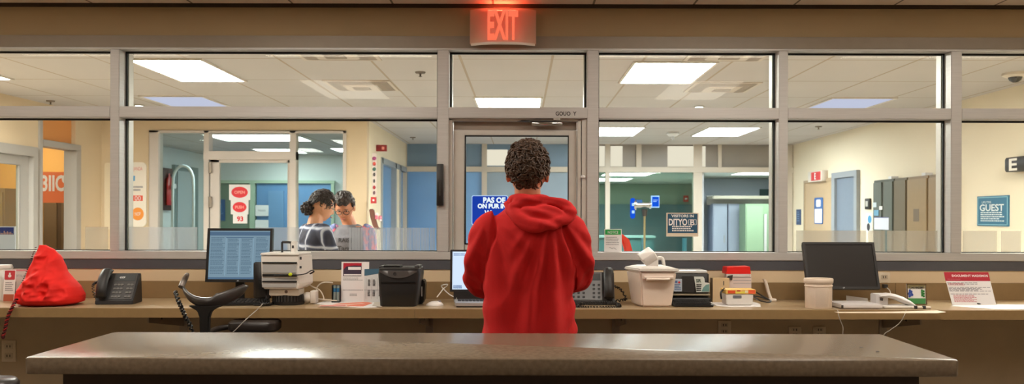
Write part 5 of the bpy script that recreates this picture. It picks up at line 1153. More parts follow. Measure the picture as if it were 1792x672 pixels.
M = Matrix.Translation((q(1137), -0.015, zt_+0.066)) @ Matrix.Rotation(-0.6, 4, 'Y') @ Matrix.Rotation(0.3, 4, 'X')
MB(M).rbox(-0.038, 0.034, -0.05, 0.05, -0.012, 0.034, 0.008).build('flap', WHITE, T, smooth=True)
MB().loft([[(q(1127), y, zt_+0.02), (q(1151), y, zt_+0.02), (q(1151), y, zt_+0.068), (q(1146), y, zt_+0.074)] for y in (-0.06, -0.045)]).build('flap_gusset', WHITE, T, bevel=0.003)
MB().tube(resample([(q(1151), 0.02, zt_+0.06), (q(1158), 0.02, zt_+0.066), (q(1163), 0.02, zt_+0.056), (q(1165), 0.02, zt_+0.02)], 14), 0.009, 10).build('lid_handle', WHITE, T, smooth=True)
T = thing('printer', 'black desktop printer with a pale lid and two stickers', 'printer', (X(1208, 4.52), 4.52, 0.9965)); k = 4.50/F
def q(px): return (px-1208)*k
def zz(py): return (524-py)*k
MB().rbox(q(1172), q(1240), -0.02, 0.15, zz(517), zz(472.5), 0.012).build('body', SATIN, T, smooth=True)
MB().rbox(q(1170), q(1237), -0.024, 0.15, zz(472.5), zz(467.5), 0.012).build('scanner_lid', mat('pale_lid', (206, 206, 206), 0.35), T, smooth=True)
MB().rbox(q(1172), q(1240), -0.045, 0.02, zz(511), zz(508), 0.004).build('output_shelf', mat('beige_shelf', (150, 134, 110), 0.4), T, smooth=True)
MB().rbox(q(1172), q(1241), -0.06, 0.14, 0.0, zz(514), 0.01).build('paper_tray', BLACK, T, smooth=True)
MB().box(q(1192), q(1214), -0.026, -0.02, zz(506), zz(477)).build('centre_panel', DKGREY, T, bevel=0.002)
m = MB().rrect(q(1178), q(1192), zz(504), zz(482), -0.028, 0.003, y1=-0.022).build('control_sticker', mat('pale_blue_sticker', (196, 206, 220), 0.5), T)
MB().disc(q(1187), zz(488), 0.006, 0.006, -0.029, 12).build('red_dot', REDINK, m); MB().words(q(1179), q(1190), zz(491), zz(503), 4, -0.029, 3, wl=(.1, .3)).build('icons', mat('icon_blue', (90, 120, 170), 0.6), m); MB().rect(q(1179), q(1184), zz(489), zz(485), -0.029).build('blue_mark', mat('icon_blue', (90, 120, 170), 0.6), m)
m = MB().prism([(q(1213), zz(478)), (q(1229), zz(478)), (q(1231), zz(481)), (q(1232), zz(488)), (q(1240), zz(489)), (q(1240), zz(505)), (q(1217), zz(505))], -0.029, -0.024).build('price_sticker', mat('sticker_white', (224, 228, 222), 0.5), T)
MB().text('SR', 0.024, q(1221), zz(485), -0.030, bold=0.0008).build('lettering', mat('dark_green_ink', (56, 74, 64), 0.6), m)
MB().prism([(q(1226), zz(504)), (q(1229), zz(497)), (q(1234), zz(492)), (q(1239.5), zz(491)), (q(1239.5), zz(504))], -0.0305, -0.0295).build('teal_swirl', mat('teal_ink', (120, 160, 156), 0.6), m); MB().words(q(1217), q(1226), zz(491), zz(504), 4, -0.0303, 8, fill=0.6, wl=(.2, .4)).build('print', INK, m)
# beige box, red-lidded box, tape dispenser
T = thing('cardboard_box', 'plain beige box standing right of the black printer', 'box', (X(1262, 4.52), 4.52, 0.9965)); k = 4.5/F
MB().box(-14.5*k, 15*k, 0, 0.06, 0, (525-482.5)*k).build('carton', mat('beige_board', (212, 186, 148), 0.6), T, bevel=0.001)
MB().rect(4*k, 5.5*k, 30*k, 38*k, -0.0006).build('tab_slot', INK, T)
T = thing('stacked_box', 'frosted plastic box with a bright red lid behind the tape dispenser', 'box', (X(1290, 4.60), 4.56, 0.9965)); k = 4.58/F
def q(px): return (px-1290)*k
def zz(py): return (521-py)*k
MB().box(q(1272), q(1312), 0.0, 0.10, 0, zz(473)).build('box_body', mat('rosy_plastic', (222, 204, 198), 0.4), T, bevel=0.003)
MB().prism([(q(1268), zz(473)), (q(1311), zz(473)), (q(1309.5), zz(459.5)), (q(1269.5), zz(460.5))], 0.0, 0.1).build('red_lid', mat('glossy_red', (226, 38, 34), 0.35), T, bevel=0.002)
m = MB()
for i in range(20): m.box(q(1268.5)+i*2.1*k, q(1268.5)+(i*2.1+1.3)*k, -0.004, 0.0, zz(477), zz(472.5))
m.build('lid_teeth', PAPER, T)
MB().prism([(q(1268), zz(483)), (q(1270), zz(476)), (q(1279), zz(474)), (q(1278), zz(483))], -0.006, 0.0).build('dark_label', DKGREY, T)
m = MB().words(q(1280), q(1310), zz(498), zz(508), 4, -0.001, 4, fill=0.7, wl=(0.05, 0.15)).build('red_print', mat('brick_ink', (160, 60, 50), 0.6), T)
m = MB()
for z_ in (479, 484, 489): m.rect(q(1280), q(1311), zz(z_), zz(z_-0.8), -0.001)
m.build('fold_lines', GREYINK, T)
T = thing('label_box', 'white box with orange and yellow printed top and a grey window', 'box', (X(1291, 4.40), 4.40, 0.9985)); k = 4.38/F
def q(px): return (px-1291)*k
def zz(py): return (529-py)*k
MB().loft([[(x, y, z) for x, y in ((q(1267)+s, -0.045), (q(1315)-s*1.5, -0.045), (q(1318)-s, 0.06), (q(1267)+s, 0.06))] for z, s in ((0, 0.006), (0.01, 0.003), (zz(509), 0))]).build('box_body', mat('translucent_white', (226, 222, 216), 0.35), T, bevel=0.004)
MB().loft([[(x, y, z) for x, y in ((q(1267), -0.046), (q(1319), -0.046), (q(1319), 0.06), (q(1266), 0.06))] for z in (zz(509), zz(501.5))]).build('printed_lid', mat('lid_yellow', (240, 200, 110), 0.45, var=0.1, vscale=60), T, bevel=0.002)
for (a, b2, c, d_, col_) in ((1270, 1283, 508, 503, (226, 84, 40)), (1284, 1300, 508, 505, (240, 228, 96)), (1306, 1318, 508.5, 502, (236, 100, 60)), (1286, 1292, 504.5, 502.5, (170, 40, 40)), (1300, 1305, 507, 503, (250, 240, 200))): MB().rect(q(a), q(b2), zz(c), zz(d_), -0.0475).build('colour_print', mat('print_%d_%d' % (a, c), col_, 0.5), T)
MB().rrect(q(1279), q(1294), zz(516.5), zz(511.5), -0.047, 0.003, y1=-0.044).build('grey_window', mat('slate_window', (110, 112, 118), 0.4), T)
T = thing('headset_cable', 'thick black cables looping behind and right of the label box', 'cable', (0, 0, 0))
MB().tube(resample([P(1318, 508, 4.5), P(1328, 514, 4.46), P(1340, 521, 4.40), P(1349, 526, 4.36), P(1346, 529, 4.34), P(1330, 526, 4.38), P(1319, 519, 4.46)], 26), 0.004, 6).build('wire', BLACK, T, smooth=True)
MB().tube(resample([P(1319, 518, 4.5), P(1332, 520, 4.45), P(1344, 524, 4.40)], 12), 0.004, 6).build('wire', BLACK, T, smooth=True)
MB().tube(resample([P(1268, 505, 4.42), P(1262, 512, 4.38), P(1263, 523, 4.38)], 12), 0.005, 6).build('wire', BLACK, T, smooth=True)
T = thing('door_wedge', 'slim cream plastic arm leaning on the backsplash beside the black cables', 'plastic arm', (X(1343, 4.64), 4.60, 0.9965))
MB().loft([[(x-0.007, y, z), (x+0.007, y, z), (x+0.007, y+0.03, z), (x-0.007, y+0.03, z)] for x, y, z in ((0.012, -0.02, 0), (0.006, 0.02, 0.04), (-0.004, 0.045, 0.10), (-0.012, 0.05, 0.115))]).build('arm', OFFW, T, bevel=0.004); MB().rbox(-0.005, 0.032, -0.03, 0.02, 0, 0.014, 0.006).build('foot', OFFW, T, smooth=True)
sheet('loose_paper', 'folded white sheet sticking out left of the label box', [(1239, 523), (1262, 523), (1272, 529), (1250, 528)], PAPER, 0.0012, 0.0)
sheet('paper_stack', 'curved white sheets lying under the label box', [(1243, 530), (1256, 527), (1318, 529), (1331, 533), (1332, 537.5), (1280, 538), (1254, 536)], PAPER, 0.0022, 0.0)
# ------------------------------------------------------------------ right end of the desk
T = thing('paper_cup', 'tall cream plastic tub standing before the switched-off monitor', 'tub', (X(1434.5, 4.24), 4.255, 0.9965)); k = 4.24/F
def zz(py): return (542.5-py)*k
wb, wt = 23*k, 25*k
CUP = mat('cup_cream', (232, 214, 196), 0.45)
MB().lathe([(0.001, 0), (wb*0.96, 0), (wb, 0.004), (wt*0.94, zz(499)), (wt*0.94, zz(496)), (wt*0.90, zz(494)), (0.001, zz(495))], sy=0.8).build('cup', CUP, T, smooth=True)
MB().lathe([(wt*0.95, zz(499)), (wt*1.0, zz(498)), (wt*1.02, zz(492)), (wt*0.98, zz(490)), (wt*0.9, zz(491)), (wt*0.9, zz(499))], sy=0.8).build('rim', CUP, T, smooth=True)
MB().lathe([(wt*0.96, zz(504)), (wt*0.99, zz(503)), (wt*0.96, zz(502))], sy=0.8).build('upper_ring', CUP, T, smooth=True)
for a in (-0.5, 0.5): MB().tube([(wb*1.0*math.sin(a), -wb*0.8*math.cos(a), 0.01), (wt*0.95*math.sin(a), -wt*0.95*0.8*math.cos(a), zz(505))], 0.0016, 6).build('moulded_rib', CUP, T, smooth=True)
T = thing('flat_white_box', 'flat white appliance lying under the switched-off monitor', 'appliance', (X(1508, 4.27), 4.30, 0.9965)); k = 4.25/F
def q(px): return (px-1508)*k
MB().loft([[(x, y, z) for x, y in ((q(1467), -0.075), (q(1539), -0.075), (q(1536), 0.11), (q(1460), 0.11))] for z in (0.002, 0.022)]).build('casing', mat('cool_white', (226, 222, 222), 0.35), T, bevel=0.004)
MB().box(q(1463), q(1478), 0.13, 0.16, 0.0, 0.07).build('rear_block', mat('stand_grey', (156, 146, 138), 0.4), T)
MB().box(q(1467), q(1470), -0.077, -0.07, 0.003, 0.018).build('dark_corner', DKGREY, T)
card('folded_card', 'small folded white card behind the flat white appliance', 'card', 1482, 1520, 513, 527, 4.47, PAPER, None, 0.3, 0.002, 0.0, cut=[(-1, 0), (1, 0), (1, 0.68), (-0.95, 1.0)])
for lab, pts in (('thin white cable dropping over the desk edge from the cream tub', [P(1456, 538, 4.25), P(1466, 543, 4.18), P(1468, 552, 4.165), P(1472, 563, 4.165), P(1476, 574, 4.165), P(1475, 590, 4.165), P(1474, 640, 4.165)]),
                 ('thin white cable dropping over the desk edge from the white handset', [P(1586, 543, 4.19), P(1583, 552, 4.165), P(1574, 566, 4.165), P(1558, 578, 4.165), P(1546, 590, 4.165), P(1535, 640, 4.165)])):
    T = thing('power_cable', lab, 'cable', (0, 0, 0)); MB().tube(resample(pts, 40), 0.0020, 6).build('wire', mat('pale_wire', (176, 168, 158), 0.5), T, smooth=True)
T = thing('power_cable', 'white cable plugged into the outlet right of the black monitor', 'cable', (0, 0, 0))
MB().tube(resample([P(1548, 503, 4.69), P(1553, 504, 4.66), P(1558, 510, 4.60), P(1559, 519, 4.52)], 16), 0.0026, 6).build('wire', WHITE, T, smooth=True)
MB().box(X(1545, 4.70)-0.008, X(1545, 4.70)+0.012, 4.66, 4.705, Z(503, 4.7, 1545), Z(497, 4.7, 1545)).build('plug', DKGREY, T)
T = thing('handset_phone', 'white handset lying on a low white cradle at the right of the desk', 'phone', (X(1570, 4.27), 4.30, 0.9965)); k = 4.25/F
def q(px): return (px-1570)*k
def zz(py): return (543.5-py)*k*0.92
MB().box(q(1537), q(1558), -0.01, 0.07, 0.0, zz(518)).build('cradle', mat('cool_white', (226, 222, 222), 0.35), T, bevel=0.004)
rings = []
for (px, py, hh) in ((1541, 521.5, 2), (1544, 520.5, 3.5), (1556, 519.5, 4.0), (1570, 523, 5.2), (1584, 529, 6.0), (1598, 536, 4.5), (1603, 539, 2)):
    rings.append([(q(px), 0.0+0.035*math.cos(2*PI*j/14), zz(py)+hh*k*math.sin(2*PI*j/14)) for j in range(14)])
MB().loft(rings).build('handset', mat('cool_white', (226, 222, 222), 0.35), T, smooth=True)
MB().rbox(q(1545), q(1604), -0.055, 0.06, 0, 0.012, 0.01).build('base', WHITE, T, smooth=True)
MB().loft([[(q(px), y, zz(py)-0.002), (q(px), y, zz(py)-0.014)] + [(q(px+2), y, zz(py)-0.016), (q(px+3), y, zz(py)-0.002)] for px, py, y in ((1543, 524, -0.03), (1543, 524, 0.03))]).build('ear_cup', DKGREY, T)
T = thing('cable_connector', 'small clear and dark connectors lying beside the white handset', 'connector', (X(1606, 4.26), 4.25, 0.9965))
MB().rbox(-0.03, 0.06, -0.012, 0.02, 0, 0.010, 0.006).build('clear_bar', OFFW, T, smooth=True); MB().rbox(-0.026, -0.012, -0.018, -0.004, 0.0, 0.015, 0.003).build('dark_cap', INK, T, smooth=True); MB().rbox(0.016, 0.030, -0.018, -0.004, 0.0, 0.015, 0.003).build('dark_cap', INK, T, smooth=True)
sheet('loose_paper', 'long pale strip of paper on the desk edge below the white handset', [(1460, 546.2), (1558, 545.6), (1640, 543.5), (1656, 546.5), (1640, 548.4), (1470, 548.2)], mat('strip_paper', (222, 204, 180), 0.6), 0.0006, 0.0)
def dr(T, w, h):
    m = MB(); m.box(-w, w, -0.006, 0, 0, 0.004).box(-w, w, -0.006, 0, h-0.004, h).box(-w, -w+0.0035, -0.006, 0, 0, h).box(w-0.0035, w, -0.006, 0, 0, h); m.build('frame', mat('brown_frame', (96, 74, 44), 0.5), T)
    MB().rect(-w*0.9, w*0.9, h*0.78, h*0.96, -0.001).build('tan_header', mat('tan_header', (158, 146, 104), 0.6), T); MB().text('TOHU MADEMY', 0.016, 0, h*0.82, -0.002, width=w*1.6, bold=0.0006).build('lettering', INK, T)
    MB().rect(-w*0.9, w*0.9, 0.004, h*0.30, -0.001).build('green_field', mat('green_field', (72, 146, 84), 0.6), T)
    m = MB()
    for i in range(8): m.disc(-w*0.62+0.011*math.cos(i*2.4)*(0.4+i*0.1), h*0.54+0.015*math.sin(i*2.4)*(0.4+i*0.1), 0.006, 0.007, -0.0015-0.0001*i, 8)
    m.build('blue_flower', mat('flower_blue', (50, 78, 160), 0.6), T)
    m = MB()
    for i in range(8): m.disc(w*0.62+0.006*math.cos(i*2.1), h*(0.40+i*0.04), 0.005, 0.006, -0.0015-0.0001*i, 8)
    m.build('green_plant', mat('plant_green', (34, 120, 50), 0.6), T)
card('picture_frame', 'small framed card with blue flower and green plant against the backsplash', 'picture', 1588, 1622, 500, 536, 4.44, PAPER, dr, 0.1, 0.004)
def dr(T, w, h):
    r = MB().box(-w, w*0.98, -0.001, 0, h*0.73, h).build('red_header', mat('deep_red_print', (176, 20, 44), 0.6), T)
    MB().text('DOCUMENT MADEMOS', 0.016, w*0.12, h*0.885, -0.002, width=w*1.6, bold=0.0006).build('lettering', mat('header_pink', (240, 214, 214), 0.6), r)
    MB().words(-w*0.9, -w*0.2, h*0.79, h*0.76, 1, -0.002, 3).build('small_print', PINKINK, r)
    m = MB(); m.words(-w*0.95, w*0.85, h*0.68, h*0.60, 2, -0.001, 1, fill=0.4); m.words(-w*0.92, w*0.9, h*0.54, h*0.40, 5, -0.001, 2, fill=0.6); m.words(-w*0.9, w*0.8, h*0.34, h*0.30, 1, -0.001, 6); m.build('grey_text', mat('soft_grey_ink', (150, 146, 152), 0.7), T)
    m = MB(); m.words(-w*0.9, -w*0.1, h*0.66, h*0.58, 2, -0.0014, 4, fill=0.6); m.words(-w*0.8, w*0.2, h*0.30, h*0.08, 7, -0.001, 5, fill=0.6); m.build('red_text', mat('soft_red_ink', (206, 140, 146), 0.7), T)
card('leaflet', 'leaning white leaflet with a deep red printed header at far right', 'leaflet', 1664, 1744, 474, 530, 4.42, PAPER, dr, 0.42, 0.002, cut=[(-0.92, 0), (1.0, 0), (0.98, 1), (-1, 1)])
sheet('loose_paper', 'wide white sheets lying at the far right end of the desk', [(1664, 536), (1680, 533), (1790, 534), (1850, 538), (1790, 542), (1738, 541.5)], PAPER, 0.002, 0.0)
q_ = on_desk(1707, 534); T = thing('pen', 'short black pen lying on the white sheets at far right', 'pen', (q_.x, q_.y, 0.9995), rotz=-0.9)
MB().cyl((-0.02, 0, 0.004), 0.0038, 0.04, 'x', 10).build('barrel', INK, T, smooth=True); MB().cyl((0.02, 0, 0.004), 0.0038, 0.01, 'x', 10, r2=0.001).build('tip', BLACK, T, smooth=True)
# ------------------------------------------------------------------ people
def evaluated(o, name, parent, m, smooth=True):
    dg = bpy.context.evaluated_depsgraph_get(); me = bpy.data.meshes.new_from_object(o.evaluated_get(dg))
    n = bpy.data.objects.new(name, me); COL.objects.link(n); me.materials.clear(); me.materials.append(m)
    me.polygons.foreach_set('use_smooth', [True]*len(me.polygons)); n.parent = parent
    old = o.data; bpy.data.objects.remove(o); bpy.data.meshes.remove(old); return n
def blob(mb, name, parent, m, voxel=0.008, smooth=4, disp=None):
    o = mb.build('tmp', m); r = o.modifiers.new('r', 'REMESH'); r.mode = 'VOXEL'; r.voxel_size = voxel
    if smooth: s = o.modifiers.new('s', 'SMOOTH'); s.iterations = smooth; s.factor = 0.5
    n = evaluated(o, name, parent, m)
    if disp:
        me = n.data; nr = [v.normal.copy() for v in me.vertices]
        for v, q in zip(me.vertices, nr): v.co += q*disp(v.co, q)
    return n
def head_point(d, sc_=1.0):
    x, y, z = d
    X_, Y_, Z_ = 0.076*x, 0.097*y, 0.118*z
    if z < 0:
        X_ *= 1-0.30*(-z)**1.4
        if y < 0: Y_ *= 1-0.40*min(1, (-z)*1.1)
        else: Y_ *= 1-0.04*(-z)
    if y > 0: Y_ *= 0.95
    if y > 0.2:
        g = lambda a, s: math.exp(-(a/s)**2)
        ramp = max(0.0, min(1.0, (0.018-Z_)/0.052)) if Z_ > -0.036 else max(0, 1-(-0.036-Z_)/0.010)
        Y_ += 0.024*g(X_, 0.010)*ramp+0.006*g(abs(X_)-0.011, 0.006)*g(Z_+0.034, 0.008)
        Y_ -= 0.011*g(abs(X_)-0.031, 0.014)*g(Z_-0.002, 0.011)
        Y_ += 0.005*g(Z_-0.022, 0.008)*g(abs(X_)-0.028, 0.022)
        Y_ += 0.006*g(X_, 0.022)*(g(Z_+0.060, 0.005)+g(Z_+0.071, 0.006))-0.003*g(X_, 0.024)*g(Z_+0.0655, 0.003)
        Y_ += 0.006*g(X_, 0.02)*g(Z_+0.10, 0.014)
    return Vector((X_, Y_, Z_))*sc_
def head_mesh(M, mb, nu=72, nv=60):
    R_ = []
    for i in range(1, nv):
        t = PI*i/nv; R_.append([head_point((math.sin(t)*math.cos(2*PI*k/nu), math.sin(t)*math.sin(2*PI*k/nu), -math.cos(t))) for k in range(nu)])
    old = mb.M; mb.M = old @ M; mb.loft(R_)
    for s in (-1, 1):
        mb.ell((s*0.082, -0.010, -0.010), 0.009, 0.019, 0.032, 14, 10, Matrix.Rotation(s*0.35, 3, 'Z') @ Matrix.Rotation(-0.15, 3, 'X'))
        mb.tube([(s*0.080+s*0.005*math.cos(a)*0+s*0.004, -0.012+0.017*math.cos(a), 0.004+0.026*math.sin(a)) for a in [PI*(-0.35+1.6*j/12) for j in range(13)]], 0.0035, 6)
    mb.M = old
def hand(mb, wrist, direc, palm_n, side=1, curl=0.5):
    # palm with four unequal bent fingers and a thumb leaving its side
    d = Vector(direc).normalized(); n = Vector(palm_n); n = (n-d*n.dot(d)).normalized(); s = d.cross(n)*side; w = Vector(wrist)
    mb.loft([[tuple(w+d*t+s*(a*ww)+n*(b*th)) for a, b in ((-1, -.6), (-.6, -1), (.6, -1), (1, -.6), (1, .6), (.6, 1), (-.6, 1), (-1, .6))] for t, ww, th in ((-0.02, 0.024, 0.018), (0.01, 0.028, 0.016), (0.05, 0.038, 0.014), (0.085, 0.040, 0.012), (0.095, 0.036, 0.009))])
    for off, L, r in ((-0.029, 0.062, 0.0075), (-0.010, 0.074, 0.0085), (0.010, 0.080, 0.0088), (0.029, 0.072, 0.0085)):
        p = w+d*0.088+s*off; pts = [p]; a = 0.0
        for q in (0.42, 0.32, 0.26): a += curl; p = p+(d*math.cos(a)+n*math.sin(a))*L*q; pts.append(p)
        mb.tube([tuple(x) for x in resample(pts, 8)], [r*1.05, r, r, r*0.96, r*0.93, r*0.9, r*0.85, r*0.5], 8)
    p = w+d*0.028+s*0.032; mb.tube([tuple(x) for x in resample([p, p+s*0.022+d*0.022+n*0.008, p+s*0.026+d*0.050+n*0.018, p+s*0.022+d*0.070+n*0.024], 8)], [0.012, 0.012, 0.011, 0.010, 0.0095, 0.009, 0.0085, 0.005], 8)
def in_hair(d, nape=-0.72, front=0.42):
    x, y, z = d
    if -0.42 < y < 0.30 and abs(x) > 0.62: lim = 0.10
    elif y < -0.15: lim = nape+0.62*min(1, abs(x)/0.85)
    elif y < 0.35: lim = -0.12 + (y+0.15)*0.5 if abs(x) > 0.5 else -0.2
    else: lim = front+0.06*math.cos(x*9)
    return z > lim
def hair_mesh(M, mb, curls, seed=1, vol=0.012, nape=-0.72, front=0.42, r=0.0032, L=0.03, top=0.0):
    nu, nv = 72, 56; rings = []
    pts = {}; fs = []; vs = []
    def hp(d, off): return head_point(d)*(1+off/0.1)
    def offs(d):
        n_ = noise.noise(Vector(d)*4.5)*0.35+noise.noise(Vector(d)*11)*0.3
        edge = 1.0
        return vol*(1+n_)*(0.75+0.55*max(0, d[2]+0.1))*(1+top*max(0, d[2]))*(1+1.6*max(0, abs(d[0])-0.35)*max(0, d[2]+0.1))
    grid = []
    for i in range(nv+1):
        t = PI*i/nv; grid.append([(math.sin(t)*math.cos(2*PI*k/nu), math.sin(t)*math.sin(2*PI*k/nu), math.cos(t)) for k in range(nu)])
    idx = {}
    def vid(i, k, lay):
        key = (i, k % nu, lay)
        if key not in idx: idx[key] = len(vs); vs.append(hp(grid[i][k % nu], offs(grid[i][k % nu]) if lay else -0.004))
        return idx[key]
    inside = lambda i, k: in_hair(grid[i][k % nu], nape, front)
    cells = [(i, k) for i in range(nv) for k in range(nu) if inside(i, k) and inside(min(i+1, nv), k) and inside(i, k+1)]
    cset = set(cells)
    for (i, k) in cells:
        a, b, c, d = (i, k), (i+1, k), (i+1, k+1), (i, k+1)
        fs.append(tuple(vid(*q, 1) for q in (a, b, c, d))); fs.append(tuple(vid(*q, 0) for q in (d, c, b, a)))
        for (ni, nk, e0, e1) in ((i-1, k, a, d), (i+1, k, c, b), (i, (k-1) % nu, b, a), (i, (k+1) % nu, d, c)):
            if (ni, nk % nu) not in cset and 0 <= ni < nv: fs.append((vid(*e0, 1), vid(*e1, 1), vid(*e1, 0), vid(*e0, 0)))
    old = mb.M; mb.M = old @ M; mb.add(vs, fs)
    rn = random.Random(seed); n = 0
    while n < curls:
        z = rn.uniform(-1, 1); a = rn.uniform(0, 2*PI); q = math.sqrt(1-z*z); d = Vector((q*math.cos(a), q*math.sin(a), z))
        if not in_hair(d, nape+0.06, front+0.04): continue
        p = hp(d, offs(d)*0.75); out = d.copy(); tang = out.cross(Vector((noise.noise(d*3), noise.noise(d*3+Vector((7, 0, 0))), noise.noise(d*3+Vector((0, 9, 0)))))+Vector((0.01, 0, 0)))
        if tang.length < 1e-4: continue
        tang.normalize(); bi = out.cross(tang); R0 = L*rn.uniform(0.22, 0.5); ph = rn.uniform(0, 2*PI); sgn = rn.choice((-1, 1)); m_ = 7; cur = []
        short = 0.5 if z < -0.2 else 1.0
        for j in range(m_):
            u = j/(m_-1); an = ph+sgn*u*2.6
            cur.append(p+tang*(R0*(math.cos(an)-math.cos(ph)))+bi*(R0*(math.sin(an)-math.sin(ph)))+out*(vol*0.55*short*math.sin(PI*u*0.8)))
        mb.tube([tuple(c) for c in cur], [r*0.7, r, r*1.1, r*1.1, r, r*0.7, r*0.25], 5); n += 1
    mb.M = old
def limb(mb, pts, rs, sides=16, flat=1.0, n=None):
    if n: 
        P_ = resample(pts, n); R_ = [rs[min(int(i/(n-1)*(len(rs)-1)), len(rs)-2)]*(1-(i/(n-1)*(len(rs)-1)-min(int(i/(n-1)*(len(rs)-1)), len(rs)-2)))+rs[min(int(i/(n-1)*(len(rs)-1)), len(rs)-2)+1]*(i/(n-1)*(len(rs)-1)-min(int(i/(n-1)*(len(rs)-1)), len(rs)-2)) for i in range(n)]
        pts, rs = P_, R_
    mb.tube([tuple(p) for p in pts], list(rs), sides, flat=flat)
def torso(mb, rings, n=36):
    # rings: (z, cx, cy, half width, half depth)
    mb.loft([[(cx+a*math.copysign(abs(math.cos(2*PI*k/n))**0.85, math.cos(2*PI*k/n)), cy+b*math.copysign(abs(math.sin(2*PI*k/n))**0.9, math.sin(2*PI*k/n)), z) for k in range(n)] for z, cx, cy, a, b in rings])
def shoe(mb, x, y, ang=0.0):
    M = Matrix.Translation((x, y, 0)) @ Matrix.Rotation(ang, 4, 'Z'); old = mb.M; mb.M = old @ M
    mb.loft([[(w_*math.cos(2*PI*k/16), yy, max(0.004, z_+h_*math.sin(2*PI*k/16))) for k in range(16)] for yy, w_, z_, h_ in ((-0.085, 0.012, 0.03, 0.025), (-0.07, 0.034, 0.04, 0.042), (0.0, 0.040, 0.045, 0.048), (0.08, 0.046, 0.034, 0.036), (0.15, 0.044, 0.026, 0.028), (0.185, 0.02, 0.02, 0.018))]); mb.M = old

SKIN1 = mat('warm_skin', (196, 128, 96), 0.5, var=0.05, vscale=30, sss=0.15)
def person(lab, loc, rotz, cfg):
    T = thing('person', lab, 'person', loc, rotz=rotz)
    skin = cfg['skin']; hz = cfg['head_z']; hx, hy = cfg.get('head_xy', (0, 0.02))
    HM = Matrix.Translation((hx, hy, hz)) @ Matrix.Rotation(cfg.get('yaw', 0), 4, 'Z') @ Matrix.Rotation(-cfg.get('pitch', 0), 4, 'X') @ Matrix.Scale(cfg.get('hs', 1.0), 4)
    sh, sw = cfg['sh_z'], cfg['sh_w']
    m = MB(); head_mesh(HM, m)
    base = HM @ Vector((0, -0.024, -0.07))
    limb(m, [(0, -0.005, sh-0.04), (hx*0.4, 0.0, sh+0.03), tuple(base), tuple(base+Vector((0, 0.01, 0.05)))], [0.075, 0.058, 0.054, 0.050], n=12)
    torso(m, [(0.86, 0, 0, 0.13, 0.085), (0.95, 0, 0, 0.155, 0.10), (1.08, 0, 0, 0.135, 0.088), (1.25, 0, 0, 0.15, 0.10), (sh-0.08, 0, 0, 0.15, 0.09), (sh+0.0, 0, 0, 0.10, 0.06)])
    for s, arm in ((-1, cfg['larm']), (1, cfg['rarm'])):
        limb(m, [(s*(sw-0.055), 0, sh-0.04)]+arm, [0.048, 0.040, 0.030, 0.024], n=18)
        limb(m, [(s*0.085, 0, 0.92), (s*0.09, 0.01, 0.5), (s*0.09, -0.01, 0.09)], [0.082, 0.056, 0.040], n=14)
    body = blob(m, 'body', T, skin, cfg.get('voxel', 0.005), 2)
    hm = MB()
    for s, arm, key in ((-1, cfg['larm'], 'lhand'), (1, cfg['rarm'], 'rhand')):
        e, w = Vector(arm[-2]), Vector(arm[-1]); hand(hm, w, cfg.get(key+'_d', (w-e)), cfg.get(key, (0, 0, -1)), side=s*cfg.get('thumb', 1), curl=cfg.get('curl', 0.45))
    h = hm.build('hand_tmp', skin, smooth=180)
    # hands belong to the same continuous body mesh
    bm = bmesh.new(); bm.from_mesh(body.data); bm.from_mesh(h.data); bm.to_mesh(body.data); bm.free(); bpy.data.objects.remove(h)
    body.data.polygons.foreach_set('use_smooth', [True]*len(body.data.polygons))
    hm = MB(); hair_mesh(HM, hm, cfg['curls'], cfg.get('seed', 1), cfg.get('vol', 0.012), cfg.get('nape', -0.72), cfg.get('front', 0.42), cfg.get('r', 0.0032), cfg.get('L', 0.03), cfg.get('top', 0.0))
    if 'bun' in cfg:
        rn = random.Random(4); bx, by, bz, br = cfg['bun']; old = hm.M; hm.M = HM
        hm.ell((bx, by, bz), br, br*0.95, br*1.1)
        for i in range(160):
            z = rn.uniform(-1, 1); a = rn.uniform(0, 2*PI); q = math.sqrt(1-z*z); d = Vector((q*math.cos(a), q*math.sin(a), z)); p = Vector((bx, by, bz))+d*br; t = d.cross(Vector((rn.uniform(-1, 1), rn.uniform(-1, 1), rn.uniform(-1, 1)))).normalized()
            hm.tube([tuple(p+t*(0.02*math.sin(u*2.4))+d*(0.012*math.sin(PI*u))) for u in [j/6 for j in range(7)]], [0.003, 0.004, 0.005, 0.005, 0.004, 0.003, 0.001], 5)
        hm.M = old
    hm.build('hair', cfg['hair'], T, smooth=180)
    for s in (-1, 1):
        MB(HM).ell((s*0.031, 0.072, 0.001), 0.0115, 0.0095, 0.0075, 14, 10).build('eye', mat('eye_white', (226, 220, 212), 0.2), T, smooth=True)
        MB(HM).ell((s*0.031, 0.082, 0.000), 0.0055, 0.003, 0.0055, 12, 8).build('iris', mat('iris_brown', (40, 24, 16), 0.2), T, smooth=True)
        MB(HM).tube([(s*0.014, 0.094, 0.019), (s*0.03, 0.094, 0.024), (s*0.046, 0.084, 0.019)], [0.002, 0.003, 0.0015], 6).build('eyebrow', cfg['hair'], T, smooth=True)
    MB(HM).tube([(-0.022, 0.090, -0.065), (-0.01, 0.099, -0.063), (0, 0.1005, -0.064), (0.01, 0.099, -0.063), (0.022, 0.090, -0.065)], [0.002, 0.0045, 0.005, 0.0045, 0.002], 8).build('lips', mat('lip_tone', (160, 84, 74), 0.4), T, smooth=True)
    m = MB()
    for s in (-1, 1): limb(m, [(s*0.088, 0, 0.93), (s*0.095, 0.01, 0.5), (s*0.095, -0.01, 0.07)], [0.108, 0.078, 0.062], n=16)
    torso(m, [(0.82, 0, 0, 0.15, 0.11), (0.95, 0, 0, 0.168, 0.115), (1.02, 0, 0, 0.155, 0.105)])
    blob(m, 'trousers', T, cfg['trousers'], 0.010, 3, lambda c, n_: 0.004*noise.noise(c*16))
